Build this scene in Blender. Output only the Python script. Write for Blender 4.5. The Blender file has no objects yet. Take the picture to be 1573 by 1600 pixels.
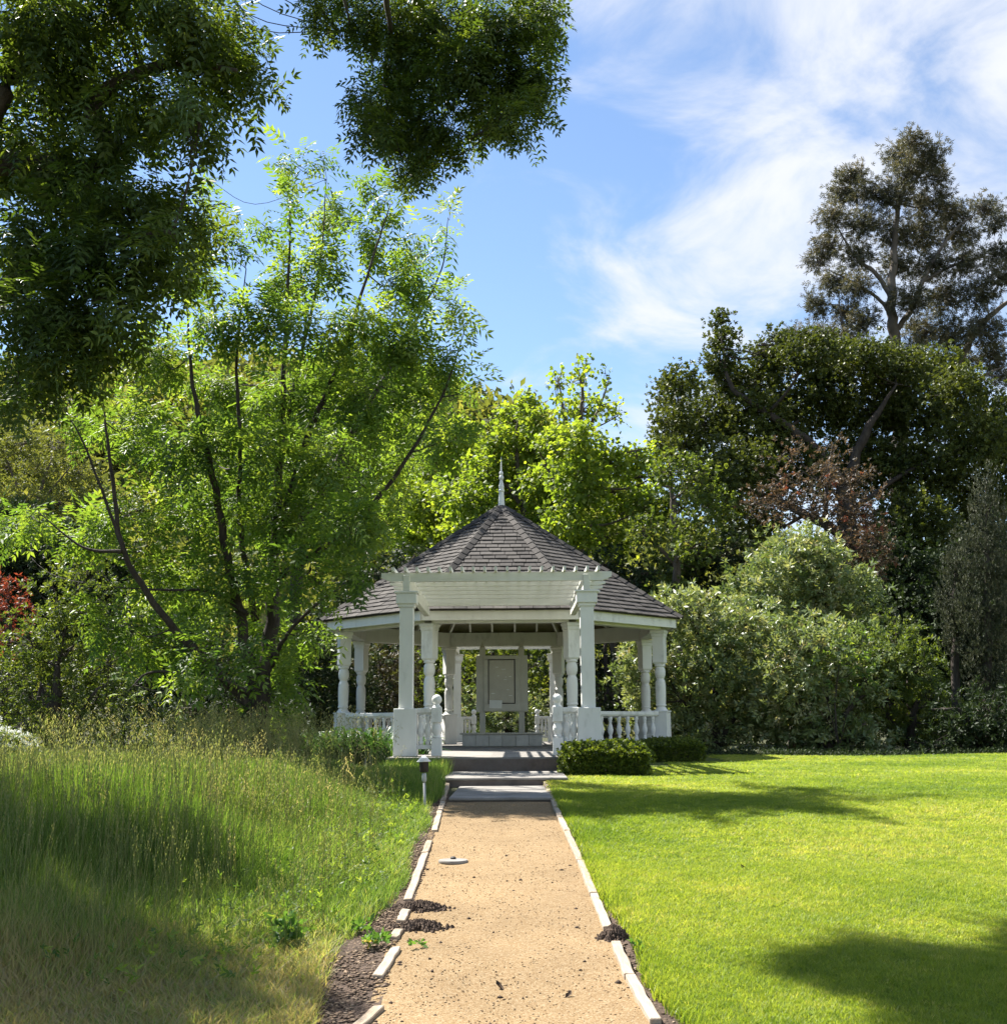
import bpy, math, random
import numpy as np
from mathutils import Vector, Matrix

random.seed(7)
RNG = np.random.default_rng(11)
sc = bpy.context.scene
COL = sc.collection
R = math.radians

# ------------------------------------------------------------------ camera
FPX, CX, CY = 1775.0, 786.5, 800.0
EYE = 1.55
PITCH = R(10.67)
ROLL = R(0.35)
cam_d = bpy.data.cameras.new('camera')
cam = bpy.data.objects.new('camera', cam_d)
COL.objects.link(cam)
cam.location = (0, 0, EYE)
cam.rotation_euler = (Matrix.Rotation(math.pi/2 + PITCH, 4, 'X') @ Matrix.Rotation(-ROLL, 4, 'Z')).to_euler()
cam_d.sensor_fit = 'VERTICAL'
cam_d.sensor_height = 36.0
cam_d.lens = 36.0 * FPX / 1600.0
cam_d.clip_start = 0.05
cam_d.clip_end = 3000
sc.camera = cam

# ------------------------------------------------------------------ light
SUN_AZ = R(-52)      # to the left of the view direction (+Y)
SUN_EL = R(52.5)
w = bpy.data.worlds.new('World'); sc.world = w
w.use_nodes = True
nt = w.node_tree; nt.nodes.clear()
def N(tree, typ, **kw):
    n = tree.nodes.new(typ)
    for k, v in kw.items():
        if k.startswith('i_'):
            key = k[2:]
            key = int(key) if key.isdigit() else key.replace('_', ' ')
            n.inputs[key].default_value = v
        else:
            setattr(n, k, v)
    return n
def L(tree, a, b): tree.links.new(a, b)
out = N(nt, 'ShaderNodeOutputWorld')
bg = N(nt, 'ShaderNodeBackground'); bg.inputs[1].default_value = 0.068
sky = N(nt, 'ShaderNodeTexSky', sky_type='NISHITA', sun_disc=False, sun_elevation=SUN_EL, sun_rotation=SUN_AZ, altitude=300, air_density=1.0, dust_density=0.05, ozone_density=2.0)
# wispy clouds: a plane overhead sampled by direction, thicker to the right
tc = N(nt, 'ShaderNodeTexCoord')
sep = N(nt, 'ShaderNodeSeparateXYZ'); L(nt, tc.outputs['Generated'], sep.inputs[0])
zc = N(nt, 'ShaderNodeMath', operation='ADD', i_1=0.28); L(nt, sep.outputs[2], zc.inputs[0])
dx = N(nt, 'ShaderNodeMath', operation='DIVIDE'); L(nt, sep.outputs[0], dx.inputs[0]); L(nt, zc.outputs[0], dx.inputs[1])
dy = N(nt, 'ShaderNodeMath', operation='DIVIDE'); L(nt, sep.outputs[1], dy.inputs[0]); L(nt, zc.outputs[0], dy.inputs[1])
comb = N(nt, 'ShaderNodeCombineXYZ'); L(nt, dx.outputs[0], comb.inputs[0]); L(nt, dy.outputs[0], comb.inputs[1])
mp = N(nt, 'ShaderNodeMapping'); mp.inputs['Rotation'].default_value = (0, 0, R(-32)); mp.inputs['Scale'].default_value = (1.0, 1.15, 1); mp.inputs['Location'].default_value = (3.1, 1.7, 0)
L(nt, comb.outputs[0], mp.inputs[0])
n1 = N(nt, 'ShaderNodeTexNoise', i_Scale=4.2, i_Detail=9.0, i_Roughness=0.58, i_Distortion=0.5); L(nt, mp.outputs[0], n1.inputs['Vector'])
n2 = N(nt, 'ShaderNodeTexNoise', i_Scale=1.2, i_Detail=3.0); L(nt, mp.outputs[0], n2.inputs['Vector'])
# bank of cloud lies to the right (east) : coverage follows the cloud-plane x coordinate
cov = N(nt, 'ShaderNodeMapRange', i_1=-0.16, i_2=0.28, i_3=-0.20, i_4=0.14); cov.interpolation_type = 'SMOOTHSTEP'
L(nt, dx.outputs[0], cov.inputs[0])
a1 = N(nt, 'ShaderNodeMath', operation='ADD'); L(nt, n1.outputs[0], a1.inputs[0]); L(nt, cov.outputs[0], a1.inputs[1])
n2s = N(nt, 'ShaderNodeMath', operation='MULTIPLY_ADD', i_1=0.35, i_2=-0.175); L(nt, n2.outputs[0], n2s.inputs[0])
a2 = N(nt, 'ShaderNodeMath', operation='ADD'); L(nt, a1.outputs[0], a2.inputs[0]); L(nt, n2s.outputs[0], a2.inputs[1])
dens = N(nt, 'ShaderNodeMapRange', i_1=0.44, i_2=0.80, i_3=0.0, i_4=0.97); dens.interpolation_type = 'SMOOTHSTEP'
L(nt, a2.outputs[0], dens.inputs[0])
fade = N(nt, 'ShaderNodeMapRange', i_1=0.03, i_2=0.30, i_3=0.0, i_4=1.0); L(nt, sep.outputs[2], fade.inputs[0])
df = N(nt, 'ShaderNodeMath', operation='MULTIPLY'); L(nt, dens.outputs[0], df.inputs[0]); L(nt, fade.outputs[0], df.inputs[1])
mixc = N(nt, 'ShaderNodeMix', data_type='RGBA'); L(nt, df.outputs[0], mixc.inputs[0]); L(nt, sky.outputs[0], mixc.inputs[6])
mixc.inputs[7].default_value = (4.4, 4.55, 4.9, 1)
L(nt, mixc.outputs[2], bg.inputs[0]); L(nt, bg.outputs[0], out.inputs[0])

sun_d = bpy.data.lights.new('sun', 'SUN'); sun = bpy.data.objects.new('sun', sun_d); COL.objects.link(sun)
sun_d.energy = 5.0; sun_d.angle = R(0.53); sun_d.color = (1.0, 0.955, 0.88)
SUNV = Vector((math.sin(SUN_AZ)*math.cos(SUN_EL), math.cos(SUN_AZ)*math.cos(SUN_EL), math.sin(SUN_EL)))
sun.rotation_euler = SUNV.to_track_quat('Z', 'Y').to_euler()
sun.location = (-10, 30, 40)

sc.view_settings.view_transform = 'Standard'
sc.view_settings.look = 'None'
sc.view_settings.exposure = 1.7
sc.view_settings.gamma = 1.0
sc.view_settings.use_curve_mapping = False
sc.render.engine = 'CYCLES'
sc.cycles.max_bounces = 7
sc.cycles.diffuse_bounces = 4
sc.cycles.glossy_bounces = 2
sc.cycles.transmission_bounces = 5
sc.cycles.transparent_max_bounces = 4
sc.cycles.caustics_reflective = False
sc.cycles.caustics_refractive = False
sc.cycles.use_denoising = True
sc.cycles.sample_clamp_direct = 5.0
sc.cycles.sample_clamp_indirect = 4.0

# ------------------------------------------------------------------ view <-> world helpers
_cr, _sr = math.cos(ROLL), math.sin(ROLL)
_ct, _st = math.cos(PITCH), math.sin(PITCH)
def ray(u, v):
    a, b = u - CX, CY - v
    a, b = a*_cr + b*_sr, -a*_sr + b*_cr
    return np.array((a, FPX*_ct - b*_st, FPX*_st + b*_ct))
def P(u, v, d):
    """World point seen at photo pixel (u, v) whose forward distance is d."""
    r = ray(u, v)
    return np.array((0, 0, EYE)) + r * (d / r[1])
def smooth(a, b, x):
    t = np.clip((np.asarray(x, float) - a) / (b - a), 0, 1)
    return t*t*(3 - 2*t)
def gz(x, y):
    """Height of the ground."""
    x = np.asarray(x, float); y = np.asarray(y, float)
    ramp = 0.0647*np.clip(y, -6, 40)
    z = np.where(y < 11.5, ramp, 0)
    t = np.clip((y - 11.5)/6.0, 0, 1)
    z2 = 0.0647*11.5 + (0.87 - 0.0647*11.5)*(1 - (1 - t)**2)
    z = np.where(y < 11.5, ramp, z2)
    z = z + 0.02*np.sin(x*0.9 + 1)*np.sin(y*0.7)*smooth(1.2, 3.0, np.abs(x))
    z = z + 0.0045*np.clip(y-30, 0, 200)*1.5
    return z
def G(u, v):
    """Ground point seen at photo pixel (u, v)."""
    r = ray(u, v); d = 8.0
    for _ in range(60):
        p = np.array((0, 0, EYE)) + r*(d/r[1])
        g = float(gz(p[0], p[1]))
        dn = d * (EYE - g)/max(EYE - p[2], 1e-6)
        d = 0.5*d + 0.5*dn
    p = np.array((0, 0, EYE)) + r*(d/r[1])
    p[2] = float(gz(p[0], p[1]))
    return p
def px(d): return d/FPX     # metres per photo pixel at distance d

# ------------------------------------------------------------------ object helpers
def tag(o, label=None, cat=None, group=None, kind=None):
    if label: o['label'] = label
    if cat: o['category'] = cat
    if group: o['group'] = group
    if kind: o['kind'] = kind
    return o
def link(o, parent=None):
    COL.objects.link(o)
    if parent is not None: o.parent = parent
    return o
def empty(name, loc=(0, 0, 0), rz=0.0, label=None, cat=None, group=None):
    o = bpy.data.objects.new(name, None); o.empty_display_size = 0.2
    o.location = loc; o.rotation_euler = (0, 0, rz)
    COL.objects.link(o)
    return tag(o, label, cat, group)
def obj(name, me, mat=None, parent=None, loc=None):
    if mat is not None and len(me.materials) == 0: me.materials.append(mat)
    o = bpy.data.objects.new(name, me)
    if loc is not None: o.location = loc
    return link(o, parent)

class MB:
    """Collects shapes and turns them into one mesh."""
    def __init__(s): s.v = []; s.f = []; s.n = 0; s.at = []
    def add(s, verts, faces, rnd=None):
        verts = np.asarray(verts, float).reshape(-1, 3)
        faces = [tuple(int(i) + s.n for i in f) for f in faces]
        s.v.append(verts); s.f += faces; s.n += len(verts)
        s.at += [random.random() if rnd is None else rnd]*len(faces)
        return s
    def box(s, c, size, rz=0.0, M=None, rnd=None):
        h = np.array(size)/2
        v = np.array([(x, y, z) for x in (-1, 1) for y in (-1, 1) for z in (-1, 1)], float)*h
        if rz:
            ca, sa = math.cos(rz), math.sin(rz)
            v = v @ np.array(((ca, sa, 0), (-sa, ca, 0), (0, 0, 1)))
        v = v + np.array(c)
        if M is not None: v = np.array([tuple(M @ Vector(p)) for p in v])
        return s.add(v, [(0, 1, 3, 2), (4, 6, 7, 5), (0, 4, 5, 1), (2, 3, 7, 6), (0, 2, 6, 4), (1, 5, 7, 3)], rnd)
    def prism(s, poly, z0, z1):
        n = len(poly)
        v = [(x, y, z0) for x, y in poly] + [(x, y, z1) for x, y in poly]
        f = [tuple(range(n - 1, -1, -1)), tuple(range(n, 2*n))] + [(i, (i+1) % n, n + (i+1) % n, n + i) for i in range(n)]
        return s.add(v, f)
    def lathe(s, prof, n=16, c=(0, 0, 0), rot0=0.0, square=False):
        """prof: list of (radius, z)."""
        v = []
        for r, z in prof:
            for k in range(n):
                a = rot0 + 2*math.pi*k/n
                v.append((c[0] + r*math.cos(a), c[1] + r*math.sin(a), c[2] + z))
        f = []
        for j in range(len(prof) - 1):
            for k in range(n):
                f.append((j*n + k, j*n + (k+1) % n, (j+1)*n + (k+1) % n, (j+1)*n + k))
        f.append(tuple(range(n - 1, -1, -1))); f.append(tuple((len(prof)-1)*n + k for k in range(n)))
        return s.add(v, f)
    def tube(s, pts, rad, n=7):
        pts = np.asarray(pts, float); m = len(pts)
        rad = np.broadcast_to(np.asarray(rad, float), (m,))
        T = np.gradient(pts, axis=0); T /= (np.linalg.norm(T, axis=1, keepdims=True) + 1e-9)
        ref = np.array((0.31, 0.2, 0.93)) if abs(T[0][2]) < 0.9 else np.array((1.0, 0.1, 0))
        a = np.cross(T, ref); a /= (np.linalg.norm(a, axis=1, keepdims=True) + 1e-9)
        b = np.cross(T, a)
        th = 2*math.pi*np.arange(n)/n
        ring = a[:, None, :]*np.cos(th)[None, :, None] + b[:, None, :]*np.sin(th)[None, :, None]
        v = (pts[:, None, :] + ring*rad[:, None, None]).reshape(-1, 3)
        f = [(j*n + k, j*n + (k+1) % n, (j+1)*n + (k+1) % n, (j+1)*n + k) for j in range(m-1) for k in range(n)]
        f.append(tuple(range(n - 1, -1, -1))); f.append(tuple((m-1)*n + k for k in range(n)))
        return s.add(v, f)
    def mesh(s, name, smooth_shade=False, attr=False):
        me = bpy.data.meshes.new(name)
        me.from_pydata(np.concatenate(s.v).tolist(), [], s.f)
        if smooth_shade: me.shade_smooth()
        if attr:
            a = me.attributes.new('rnd', 'FLOAT', 'FACE'); a.data.foreach_set('value', s.at)
        me.update()
        return me
    def build(s, name, mat, parent=None, smooth_shade=False, loc=None, attr=False):
        return obj(name, s.mesh(name, smooth_shade, attr), mat, parent, loc)

def bevel(o, w_=0.008, seg=1):
    m = o.modifiers.new('edge', 'BEVEL'); m.width = w_; m.segments = seg; m.limit_method = 'ANGLE'; m.angle_limit = R(40)
    return o

def np_mesh(name, verts, polys, rnd=None):
    """polys: list of int arrays (M,k), all linked into one mesh."""
    me = bpy.data.meshes.new(name)
    me.vertices.add(len(verts)); me.vertices.foreach_set('co', np.ascontiguousarray(verts, np.float32).ravel())
    loops = np.concatenate([p.ravel() for p in polys]).astype(np.int32)
    sizes = np.concatenate([np.full(len(p), p.shape[1], np.int32) for p in polys])
    starts = np.concatenate(([0], np.cumsum(sizes)[:-1])).astype(np.int32)
    me.loops.add(len(loops)); me.loops.foreach_set('vertex_index', loops)
    me.polygons.add(len(sizes)); me.polygons.foreach_set('loop_start', starts)
    try: me.polygons.foreach_set('loop_total', sizes)
    except Exception: pass
    if rnd is not None:
        a = me.attributes.new('rnd', 'FLOAT', 'FACE'); a.data.foreach_set('value', np.ascontiguousarray(rnd, np.float32))
    me.update(calc_edges=True)
    return me

def catmull(pts, per=6):
    pts = np.asarray(pts, float)
    if len(pts) < 3:
        t = np.linspace(0, 1, per+1)[:, None]; return pts[0]*(1-t) + pts[-1]*t
    p = np.vstack((2*pts[0]-pts[1], pts, 2*pts[-1]-pts[-2])); o = []
    for i in range(1, len(p)-2):
        t = np.linspace(0, 1, per, endpoint=False)[:, None]
        o.append(0.5*((2*p[i]) + (-p[i-1]+p[i+1])*t + (2*p[i-1]-5*p[i]+4*p[i+1]-p[i+2])*t**2 + (-p[i-1]+3*p[i]-3*p[i+1]+p[i+2])*t**3))
    o.append(pts[-1][None]); return np.vstack(o)

# ------------------------------------------------------------------ materials
def new_mat(name):
    m = bpy.data.materials.new(name); m.use_nodes = True; m.node_tree.nodes.clear()
    return m, m.node_tree
def ramp(t, stops):
    r = N(t, 'ShaderNodeValToRGB'); e = r.color_ramp.elements
    while len(e) < len(stops): e.new(0.5)
    for i, (p, c) in enumerate(stops):
        e[i].position = p; e[i].color = (*c, 1) if len(c) == 3 else c
    return r
def surf(name, stops, scale=8.0, rough=0.75, bump=0.25, bscale=None, detail=8.0, dist=0.01, spec=0.3, vec=(1, 1, 1), obj_rand=0.0, coord='Object', extra=None):
    """Noise-driven opaque surface."""
    m, t = new_mat(name)
    o = N(t, 'ShaderNodeOutputMaterial'); b = N(t, 'ShaderNodeBsdfPrincipled'); L(t, b.outputs[0], o.inputs[0])
    b.inputs['Roughness'].default_value = rough; b.inputs['Specular IOR Level'].default_value = spec
    c = N(t, 'ShaderNodeTexCoord'); mpn = N(t, 'ShaderNodeMapping'); mpn.inputs['Scale'].default_value = vec
    L(t, c.outputs[coord], mpn.inputs[0])
    n = N(t, 'ShaderNodeTexNoise', i_Scale=scale, i_Detail=detail, i_Roughness=0.62); L(t, mpn.outputs[0], n.inputs['Vector'])
    fac = n.outputs[0]
    if obj_rand:
        oi = N(t, 'ShaderNodeObjectInfo')
        ad = N(t, 'ShaderNodeMath', operation='MULTIPLY_ADD', i_1=obj_rand, i_2=-obj_rand/2); L(t, oi.outputs['Random'], ad.inputs[0])
        ad2 = N(t, 'ShaderNodeMath', operation='ADD'); L(t, ad.outputs[0], ad2.inputs[0]); L(t, fac, ad2.inputs[1]); fac = ad2.outputs[0]
    if extra == 'rnd':
        at = N(t, 'ShaderNodeAttribute', attribute_name='rnd')
        ad = N(t, 'ShaderNodeMath', operation='MULTIPLY_ADD', i_1=0.4, i_2=-0.2); L(t, at.outputs['Fac'], ad.inputs[0])
        ad2 = N(t, 'ShaderNodeMath', operation='ADD'); L(t, ad.outputs[0], ad2.inputs[0]); L(t, fac, ad2.inputs[1]); fac = ad2.outputs[0]
    r = ramp(t, stops); L(t, fac, r.inputs[0]); L(t, r.outputs[0], b.inputs['Base Color'])
    if bump:
        nb = N(t, 'ShaderNodeTexNoise', i_Scale=bscale or scale*3, i_Detail=6.0); L(t, mpn.outputs[0], nb.inputs['Vector'])
        bp = N(t, 'ShaderNodeBump', i_Strength=bump, i_Distance=dist); L(t, nb.outputs[0], bp.inputs['Height']); L(t, bp.outputs[0], b.inputs['Normal'])
    return m
def leaf_mat(name, stops, trans, tf=0.42, rough=0.45, spec=0.35, inst=False):
    m, t = new_mat(name)
    o = N(t, 'ShaderNodeOutputMaterial'); b = N(t, 'ShaderNodeBsdfPrincipled')
    b.inputs['Roughness'].default_value = rough; b.inputs['Specular IOR Level'].default_value = spec
    tr = N(t, 'ShaderNodeBsdfTranslucent'); mx = N(t, 'ShaderNodeMixShader'); mx.inputs[0].default_value = tf
    at = N(t, 'ShaderNodeAttribute', attribute_name='rnd')
    if inst: at.attribute_type = 'INSTANCER'
    fac = at.outputs['Fac']
    r = ramp(t, stops); L(t, fac, r.inputs[0]); L(t, r.outputs[0], b.inputs['Base Color'])
    mc = N(t, 'ShaderNodeMix', data_type='RGBA', blend_type='MULTIPLY'); mc.inputs[0].default_value = 1.0
    L(t, r.outputs[0], mc.inputs[6]); mc.inputs[7].default_value = (*trans, 1)
    L(t, mc.outputs[2], tr.inputs[0])
    L(t, b.outputs[0], mx.inputs[1]); L(t, tr.outputs[0], mx.inputs[2]); L(t, mx.outputs[0], o.inputs[0])
    return m

M = {}
M['paint'] = surf('white_paint', [(0.22, (0.42, 0.42, 0.38)), (0.42, (0.64, 0.64, 0.61)), (0.8, (0.73, 0.73, 0.70))], scale=5.0, vec=(1, 1, 0.45), rough=0.5, bump=0.12, bscale=30, dist=0.004, obj_rand=0.1)
M['paint_old'] = surf('weathered_white_paint', [(0.2, (0.42, 0.42, 0.36)), (0.42, (0.58, 0.58, 0.52)), (0.7, (0.66, 0.66, 0.61))], scale=3.5, rough=0.6, bump=0.2, bscale=22, dist=0.004, vec=(0.5, 3, 3), obj_rand=0.18)
M['ceil'] = surf('ceiling_boards', [(0.3, (0.34, 0.30, 0.22)), (0.7, (0.46, 0.41, 0.31))], scale=6, vec=(1, 8, 1), rough=0.8)
M['shingle'] = surf('grey_brown_shingle', [(0.22, (0.025, 0.022, 0.020)), (0.5, (0.052, 0.046, 0.041)), (0.8, (0.088, 0.079, 0.070))], scale=9, rough=0.9, bump=0.5, bscale=120, dist=0.004, obj_rand=0.35)
M['shingle_mass'] = surf('grey_brown_shingles', [(0.22, (0.025, 0.022, 0.020)), (0.5, (0.052, 0.046, 0.041)), (0.8, (0.088, 0.079, 0.070))], scale=9, rough=0.9, bump=0.5, bscale=120, dist=0.004, extra='rnd')
M['concrete'] = surf('concrete', [(0.25, (0.13, 0.118, 0.105)), (0.5, (0.22, 0.205, 0.185)), (0.75, (0.29, 0.275, 0.25))], scale=2.6, rough=0.88, bump=0.3, bscale=60, dist=0.004)
M['riser'] = surf('riser_concrete', [(0.25, (0.075, 0.06, 0.052)), (0.55, (0.14, 0.115, 0.10)), (0.8, (0.19, 0.165, 0.145))], scale=3.5, rough=0.9, bump=0.5, bscale=50, dist=0.006)  # risers browner and darker than the treads
M['gravel'] = None
M['soil'] = surf('dark_soil', [(0.25, (0.030, 0.020, 0.014)), (0.55, (0.085, 0.058, 0.041)), (0.8, (0.16, 0.115, 0.082))], scale=28, rough=0.95, bump=0.9, bscale=70, dist=0.02)
M['wood'] = surf('bleached_timber', [(0.25, (0.20, 0.15, 0.10)), (0.5, (0.33, 0.265, 0.195)), (0.75, (0.41, 0.345, 0.265))], scale=7, vec=(6, 1, 6), rough=0.85, bump=0.5, bscale=18, dist=0.004, obj_rand=0.18)
M['board'] = surf('aged_beige_paint', [(0.25, (0.36, 0.34, 0.28)), (0.7, (0.47, 0.45, 0.38))], scale=3, rough=0.7, bump=0.1)
M['panel'] = surf('faded_display_panel', [(0.3, (0.30, 0.28, 0.22)), (0.7, (0.40, 0.37, 0.29))], scale=2.2, rough=0.35, spec=0.5, bump=0)
M['dark'] = surf('dark_metal', [(0.3, (0.02, 0.02, 0.02)), (0.7, (0.05, 0.045, 0.04))], scale=6, rough=0.6)
M['metal'] = surf('grey_metal', [(0.3, (0.30, 0.31, 0.31)), (0.7, (0.46, 0.46, 0.45))], scale=6, rough=0.45)
M['paper'] = surf('paper', [(0.3, (0.56, 0.56, 0.52)), (0.7, (0.64, 0.64, 0.60))], scale=3, rough=0.8, bump=0)
M['stone'] = surf('pale_stone_cladding', [(0.25, (0.34, 0.33, 0.30)), (0.7, (0.50, 0.49, 0.45))], scale=4, rough=0.8, bump=0.3, obj_rand=0.25)
M['bark'] = surf('grey_brown_bark', [(0.25, (0.045, 0.034, 0.026)), (0.55, (0.11, 0.088, 0.068)), (0.8, (0.19, 0.16, 0.125))], scale=5, vec=(3, 3, 0.7), rough=0.95, bump=0.9, bscale=14, dist=0.03)
M['bark_dark'] = surf('dark_bark', [(0.25, (0.025, 0.02, 0.017)), (0.55, (0.06, 0.048, 0.04)), (0.8, (0.10, 0.085, 0.07))], scale=5, vec=(3, 3, 0.7), rough=0.95, bump=0.9, bscale=14, dist=0.03)
M['bark_pale'] = surf('pale_gum_bark', [(0.25, (0.055, 0.045, 0.038)), (0.5, (0.105, 0.088, 0.073)), (0.8, (0.19, 0.16, 0.13))], scale=1.2, vec=(2, 2, 0.6), rough=0.8, bump=0.4, bscale=8)
M['litter'] = surf('leaf_litter', [(0.2, (0.035, 0.024, 0.016)), (0.5, (0.15, 0.10, 0.065)), (0.8, (0.33, 0.25, 0.17))], scale=40, rough=0.95, bump=0.3, extra='rnd')

def path_mat():
    m, t = new_mat('decomposed_granite')
    o = N(t, 'ShaderNodeOutputMaterial'); b = N(t, 'ShaderNodeBsdfPrincipled'); L(t, b.outputs[0], o.inputs[0])
    b.inputs['Roughness'].default_value = 0.95; b.inputs['Specular IOR Level'].default_value = 0.15
    c = N(t, 'ShaderNodeTexCoord')
    v1 = N(t, 'ShaderNodeTexVoronoi', i_Scale=150.0); L(t, c.outputs['Object'], v1.inputs['Vector'])
    v2 = N(t, 'ShaderNodeTexVoronoi', i_Scale=320.0); L(t, c.outputs['Object'], v2.inputs['Vector'])
    n1 = N(t, 'ShaderNodeTexNoise', i_Scale=1.3, i_Detail=7.0, i_Roughness=0.65); L(t, c.outputs['Object'], n1.inputs['Vector'])
    n3 = N(t, 'ShaderNodeTexNoise', i_Scale=70.0, i_Detail=4.0); L(t, c.outputs['Object'], n3.inputs['Vector'])
    r1 = ramp(t, [(0.0, (0.185, 0.120, 0.058)), (0.45, (0.232, 0.162, 0.086)), (0.75, (0.262, 0.190, 0.107)), (1.0, (0.31, 0.245, 0.155))])
    sepc = N(t, 'ShaderNodeSeparateColor'); L(t, v1.outputs['Color'], sepc.inputs[0]); L(t, sepc.outputs[0], r1.inputs[0])
    r2 = ramp(t, [(0.3, (0.80, 0.78, 0.76)), (0.7, (1.08, 1.06, 1.03))]); L(t, n1.outputs[0], r2.inputs[0])
    mx = N(t, 'ShaderNodeMix', data_type='RGBA', blend_type='MULTIPLY'); mx.inputs[0].default_value = 1; L(t, r1.outputs[0], mx.inputs[6]); L(t, r2.outputs[0], mx.inputs[7])
    r3 = ramp(t, [(0.27, (0.35, 0.30, 0.26)), (0.37, (1, 1, 1))]); L(t, n3.outputs[0], r3.inputs[0])
    mx2 = N(t, 'ShaderNodeMix', data_type='RGBA', blend_type='MULTIPLY'); mx2.inputs[0].default_value = 0.35; L(t, mx.outputs[2], mx2.inputs[6]); L(t, r3.outputs[0], mx2.inputs[7])
    L(t, mx2.outputs[2], b.inputs['Base Color'])
    ad = N(t, 'ShaderNodeMath', operation='ADD'); L(t, v1.outputs['Distance'], ad.inputs[0]); L(t, v2.outputs['Distance'], ad.inputs[1])
    bp = N(t, 'ShaderNodeBump', i_Strength=0.45, i_Distance=0.005); bp.invert = True; L(t, ad.outputs[0], bp.inputs['Height'])
    n4 = N(t, 'ShaderNodeTexNoise', i_Scale=9.0, i_Detail=5.0); L(t, c.outputs['Object'], n4.inputs['Vector'])
    bp2 = N(t, 'ShaderNodeBump', i_Strength=0.35, i_Distance=0.025); L(t, n4.outputs[0], bp2.inputs['Height']); L(t, bp.outputs[0], bp2.inputs['Normal'])
    L(t, bp2.outputs[0], b.inputs['Normal'])
    return m
M['gravel'] = path_mat()
M['lawn_base'] = surf('turf_soil', [(0.25, (0.045, 0.060, 0.012)), (0.5, (0.085, 0.110, 0.016)), (0.8, (0.13, 0.15, 0.026))], scale=14, rough=0.95, bump=0.8, bscale=90, dist=0.03)
M['ground'] = surf('earth_and_weeds', [(0.25, (0.025, 0.026, 0.012)), (0.55, (0.05, 0.055, 0.022)), (0.8, (0.085, 0.08, 0.035))], scale=3, rough=0.95, bump=0.8, bscale=40, dist=0.03)

# foliage
M['leaf_over'] = leaf_mat('pinnate_leaf_dark', [(0.0, (0.032, 0.058, 0.013)), (0.6, (0.054, 0.088, 0.018)), (1.0, (0.115, 0.15, 0.028))], (2.4, 2.2, 0.8), 0.38, 0.5, 0.3)
M['leaf_multi'] = leaf_mat('pinnate_leaf_fresh', [(0.0, (0.044, 0.090, 0.020)), (0.5, (0.084, 0.146, 0.028)), (1.0, (0.170, 0.225, 0.046))], (2.6, 2.35, 0.9), 0.48, 0.5, 0.4)
M['leaf_lime'] = leaf_mat('lobed_leaf_lime', [(0.0, (0.075, 0.118, 0.02)), (0.5, (0.125, 0.178, 0.03)), (1.0, (0.205, 0.24, 0.044))], (2.45, 2.35, 0.8), 0.48, 0.55, 0.3)
M['leaf_mid'] = leaf_mat('broad_leaf_green', [(0.0, (0.045, 0.072, 0.018)), (0.5, (0.078, 0.112, 0.026)), (1.0, (0.13, 0.16, 0.036))], (2.1, 2.0, 0.7), 0.38, 0.5, 0.3)
M['leaf_oak'] = leaf_mat('evergreen_oak_leaf', [(0.0, (0.036, 0.05, 0.014)), (0.5, (0.062, 0.082, 0.02)), (1.0, (0.115, 0.135, 0.03))], (1.8, 1.7, 0.6), 0.28, 0.5, 0.3)
M['leaf_gum'] = leaf_mat('gum_leaf', [(0.0, (0.044, 0.048, 0.03)), (0.5, (0.08, 0.082, 0.052)), (1.0, (0.15, 0.128, 0.082))], (1.5, 1.4, 0.8), 0.26, 0.55, 0.25)
M['leaf_plum'] = leaf_mat('bronze_leaf', [(0.0, (0.04, 0.036, 0.025)), (0.6, (0.075, 0.058, 0.04)), (0.9, (0.115, 0.074, 0.048)), (1.0, (0.22, 0.07, 0.045))], (1.8, 1.5, 1.0), 0.34, 0.55, 0.3)
M['leaf_red'] = leaf_mat('red_young_leaf', [(0.0, (0.085, 0.045, 0.02)), (0.5, (0.19, 0.05, 0.028)), (1.0, (0.28, 0.08, 0.045))], (1.6, 1.1, 0.8), 0.34, 0.5, 0.3)
M['leaf_rhodo'] = leaf_mat('leathery_leaf', [(0.0, (0.062, 0.100, 0.034)), (0.42, (0.140, 0.188, 0.070)), (0.78, (0.250, 0.280, 0.138)), (1.0, (0.34, 0.30, 0.19))], (1.8, 1.7, 0.8), 0.32, 0.42, 0.45)
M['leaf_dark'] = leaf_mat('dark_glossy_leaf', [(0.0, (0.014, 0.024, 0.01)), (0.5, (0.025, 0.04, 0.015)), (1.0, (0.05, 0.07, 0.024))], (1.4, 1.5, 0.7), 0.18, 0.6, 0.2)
M['leaf_brown'] = leaf_mat('brown_green_needle', [(0.0, (0.030, 0.024, 0.014)), (0.5, (0.058, 0.050, 0.024)), (1.0, (0.11, 0.12, 0.030))], (1.6, 1.6, 0.7), 0.25, 0.6)
M['leaf_yew'] = leaf_mat('yew_needle', [(0.0, (0.022, 0.03, 0.017)), (0.5, (0.046, 0.054, 0.03)), (1.0, (0.1, 0.102, 0.062))], (1.3, 1.3, 0.9), 0.18, 0.6, 0.2)
M['leaf_box'] = leaf_mat('boxwood_leaf', [(0.0, (0.04, 0.066, 0.012)), (0.5, (0.08, 0.115, 0.018)), (1.0, (0.15, 0.185, 0.028))], (2.0, 1.9, 0.7), 0.3, 0.5, 0.3)
M['leaf_strap'] = leaf_mat('strap_leaf', [(0.0, (0.022, 0.058, 0.018)), (0.5, (0.04, 0.09, 0.026)), (1.0, (0.08, 0.14, 0.045))], (1.8, 1.8, 0.7), 0.28, 0.4, 0.4)
M['leaf_hill'] = leaf_mat('hill_leaf', [(0.0, (0.062, 0.078, 0.028)), (0.5, (0.115, 0.135, 0.042)), (1.0, (0.19, 0.195, 0.062))], (1.9, 1.8, 0.7), 0.38, 0.6, 0.25)
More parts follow.
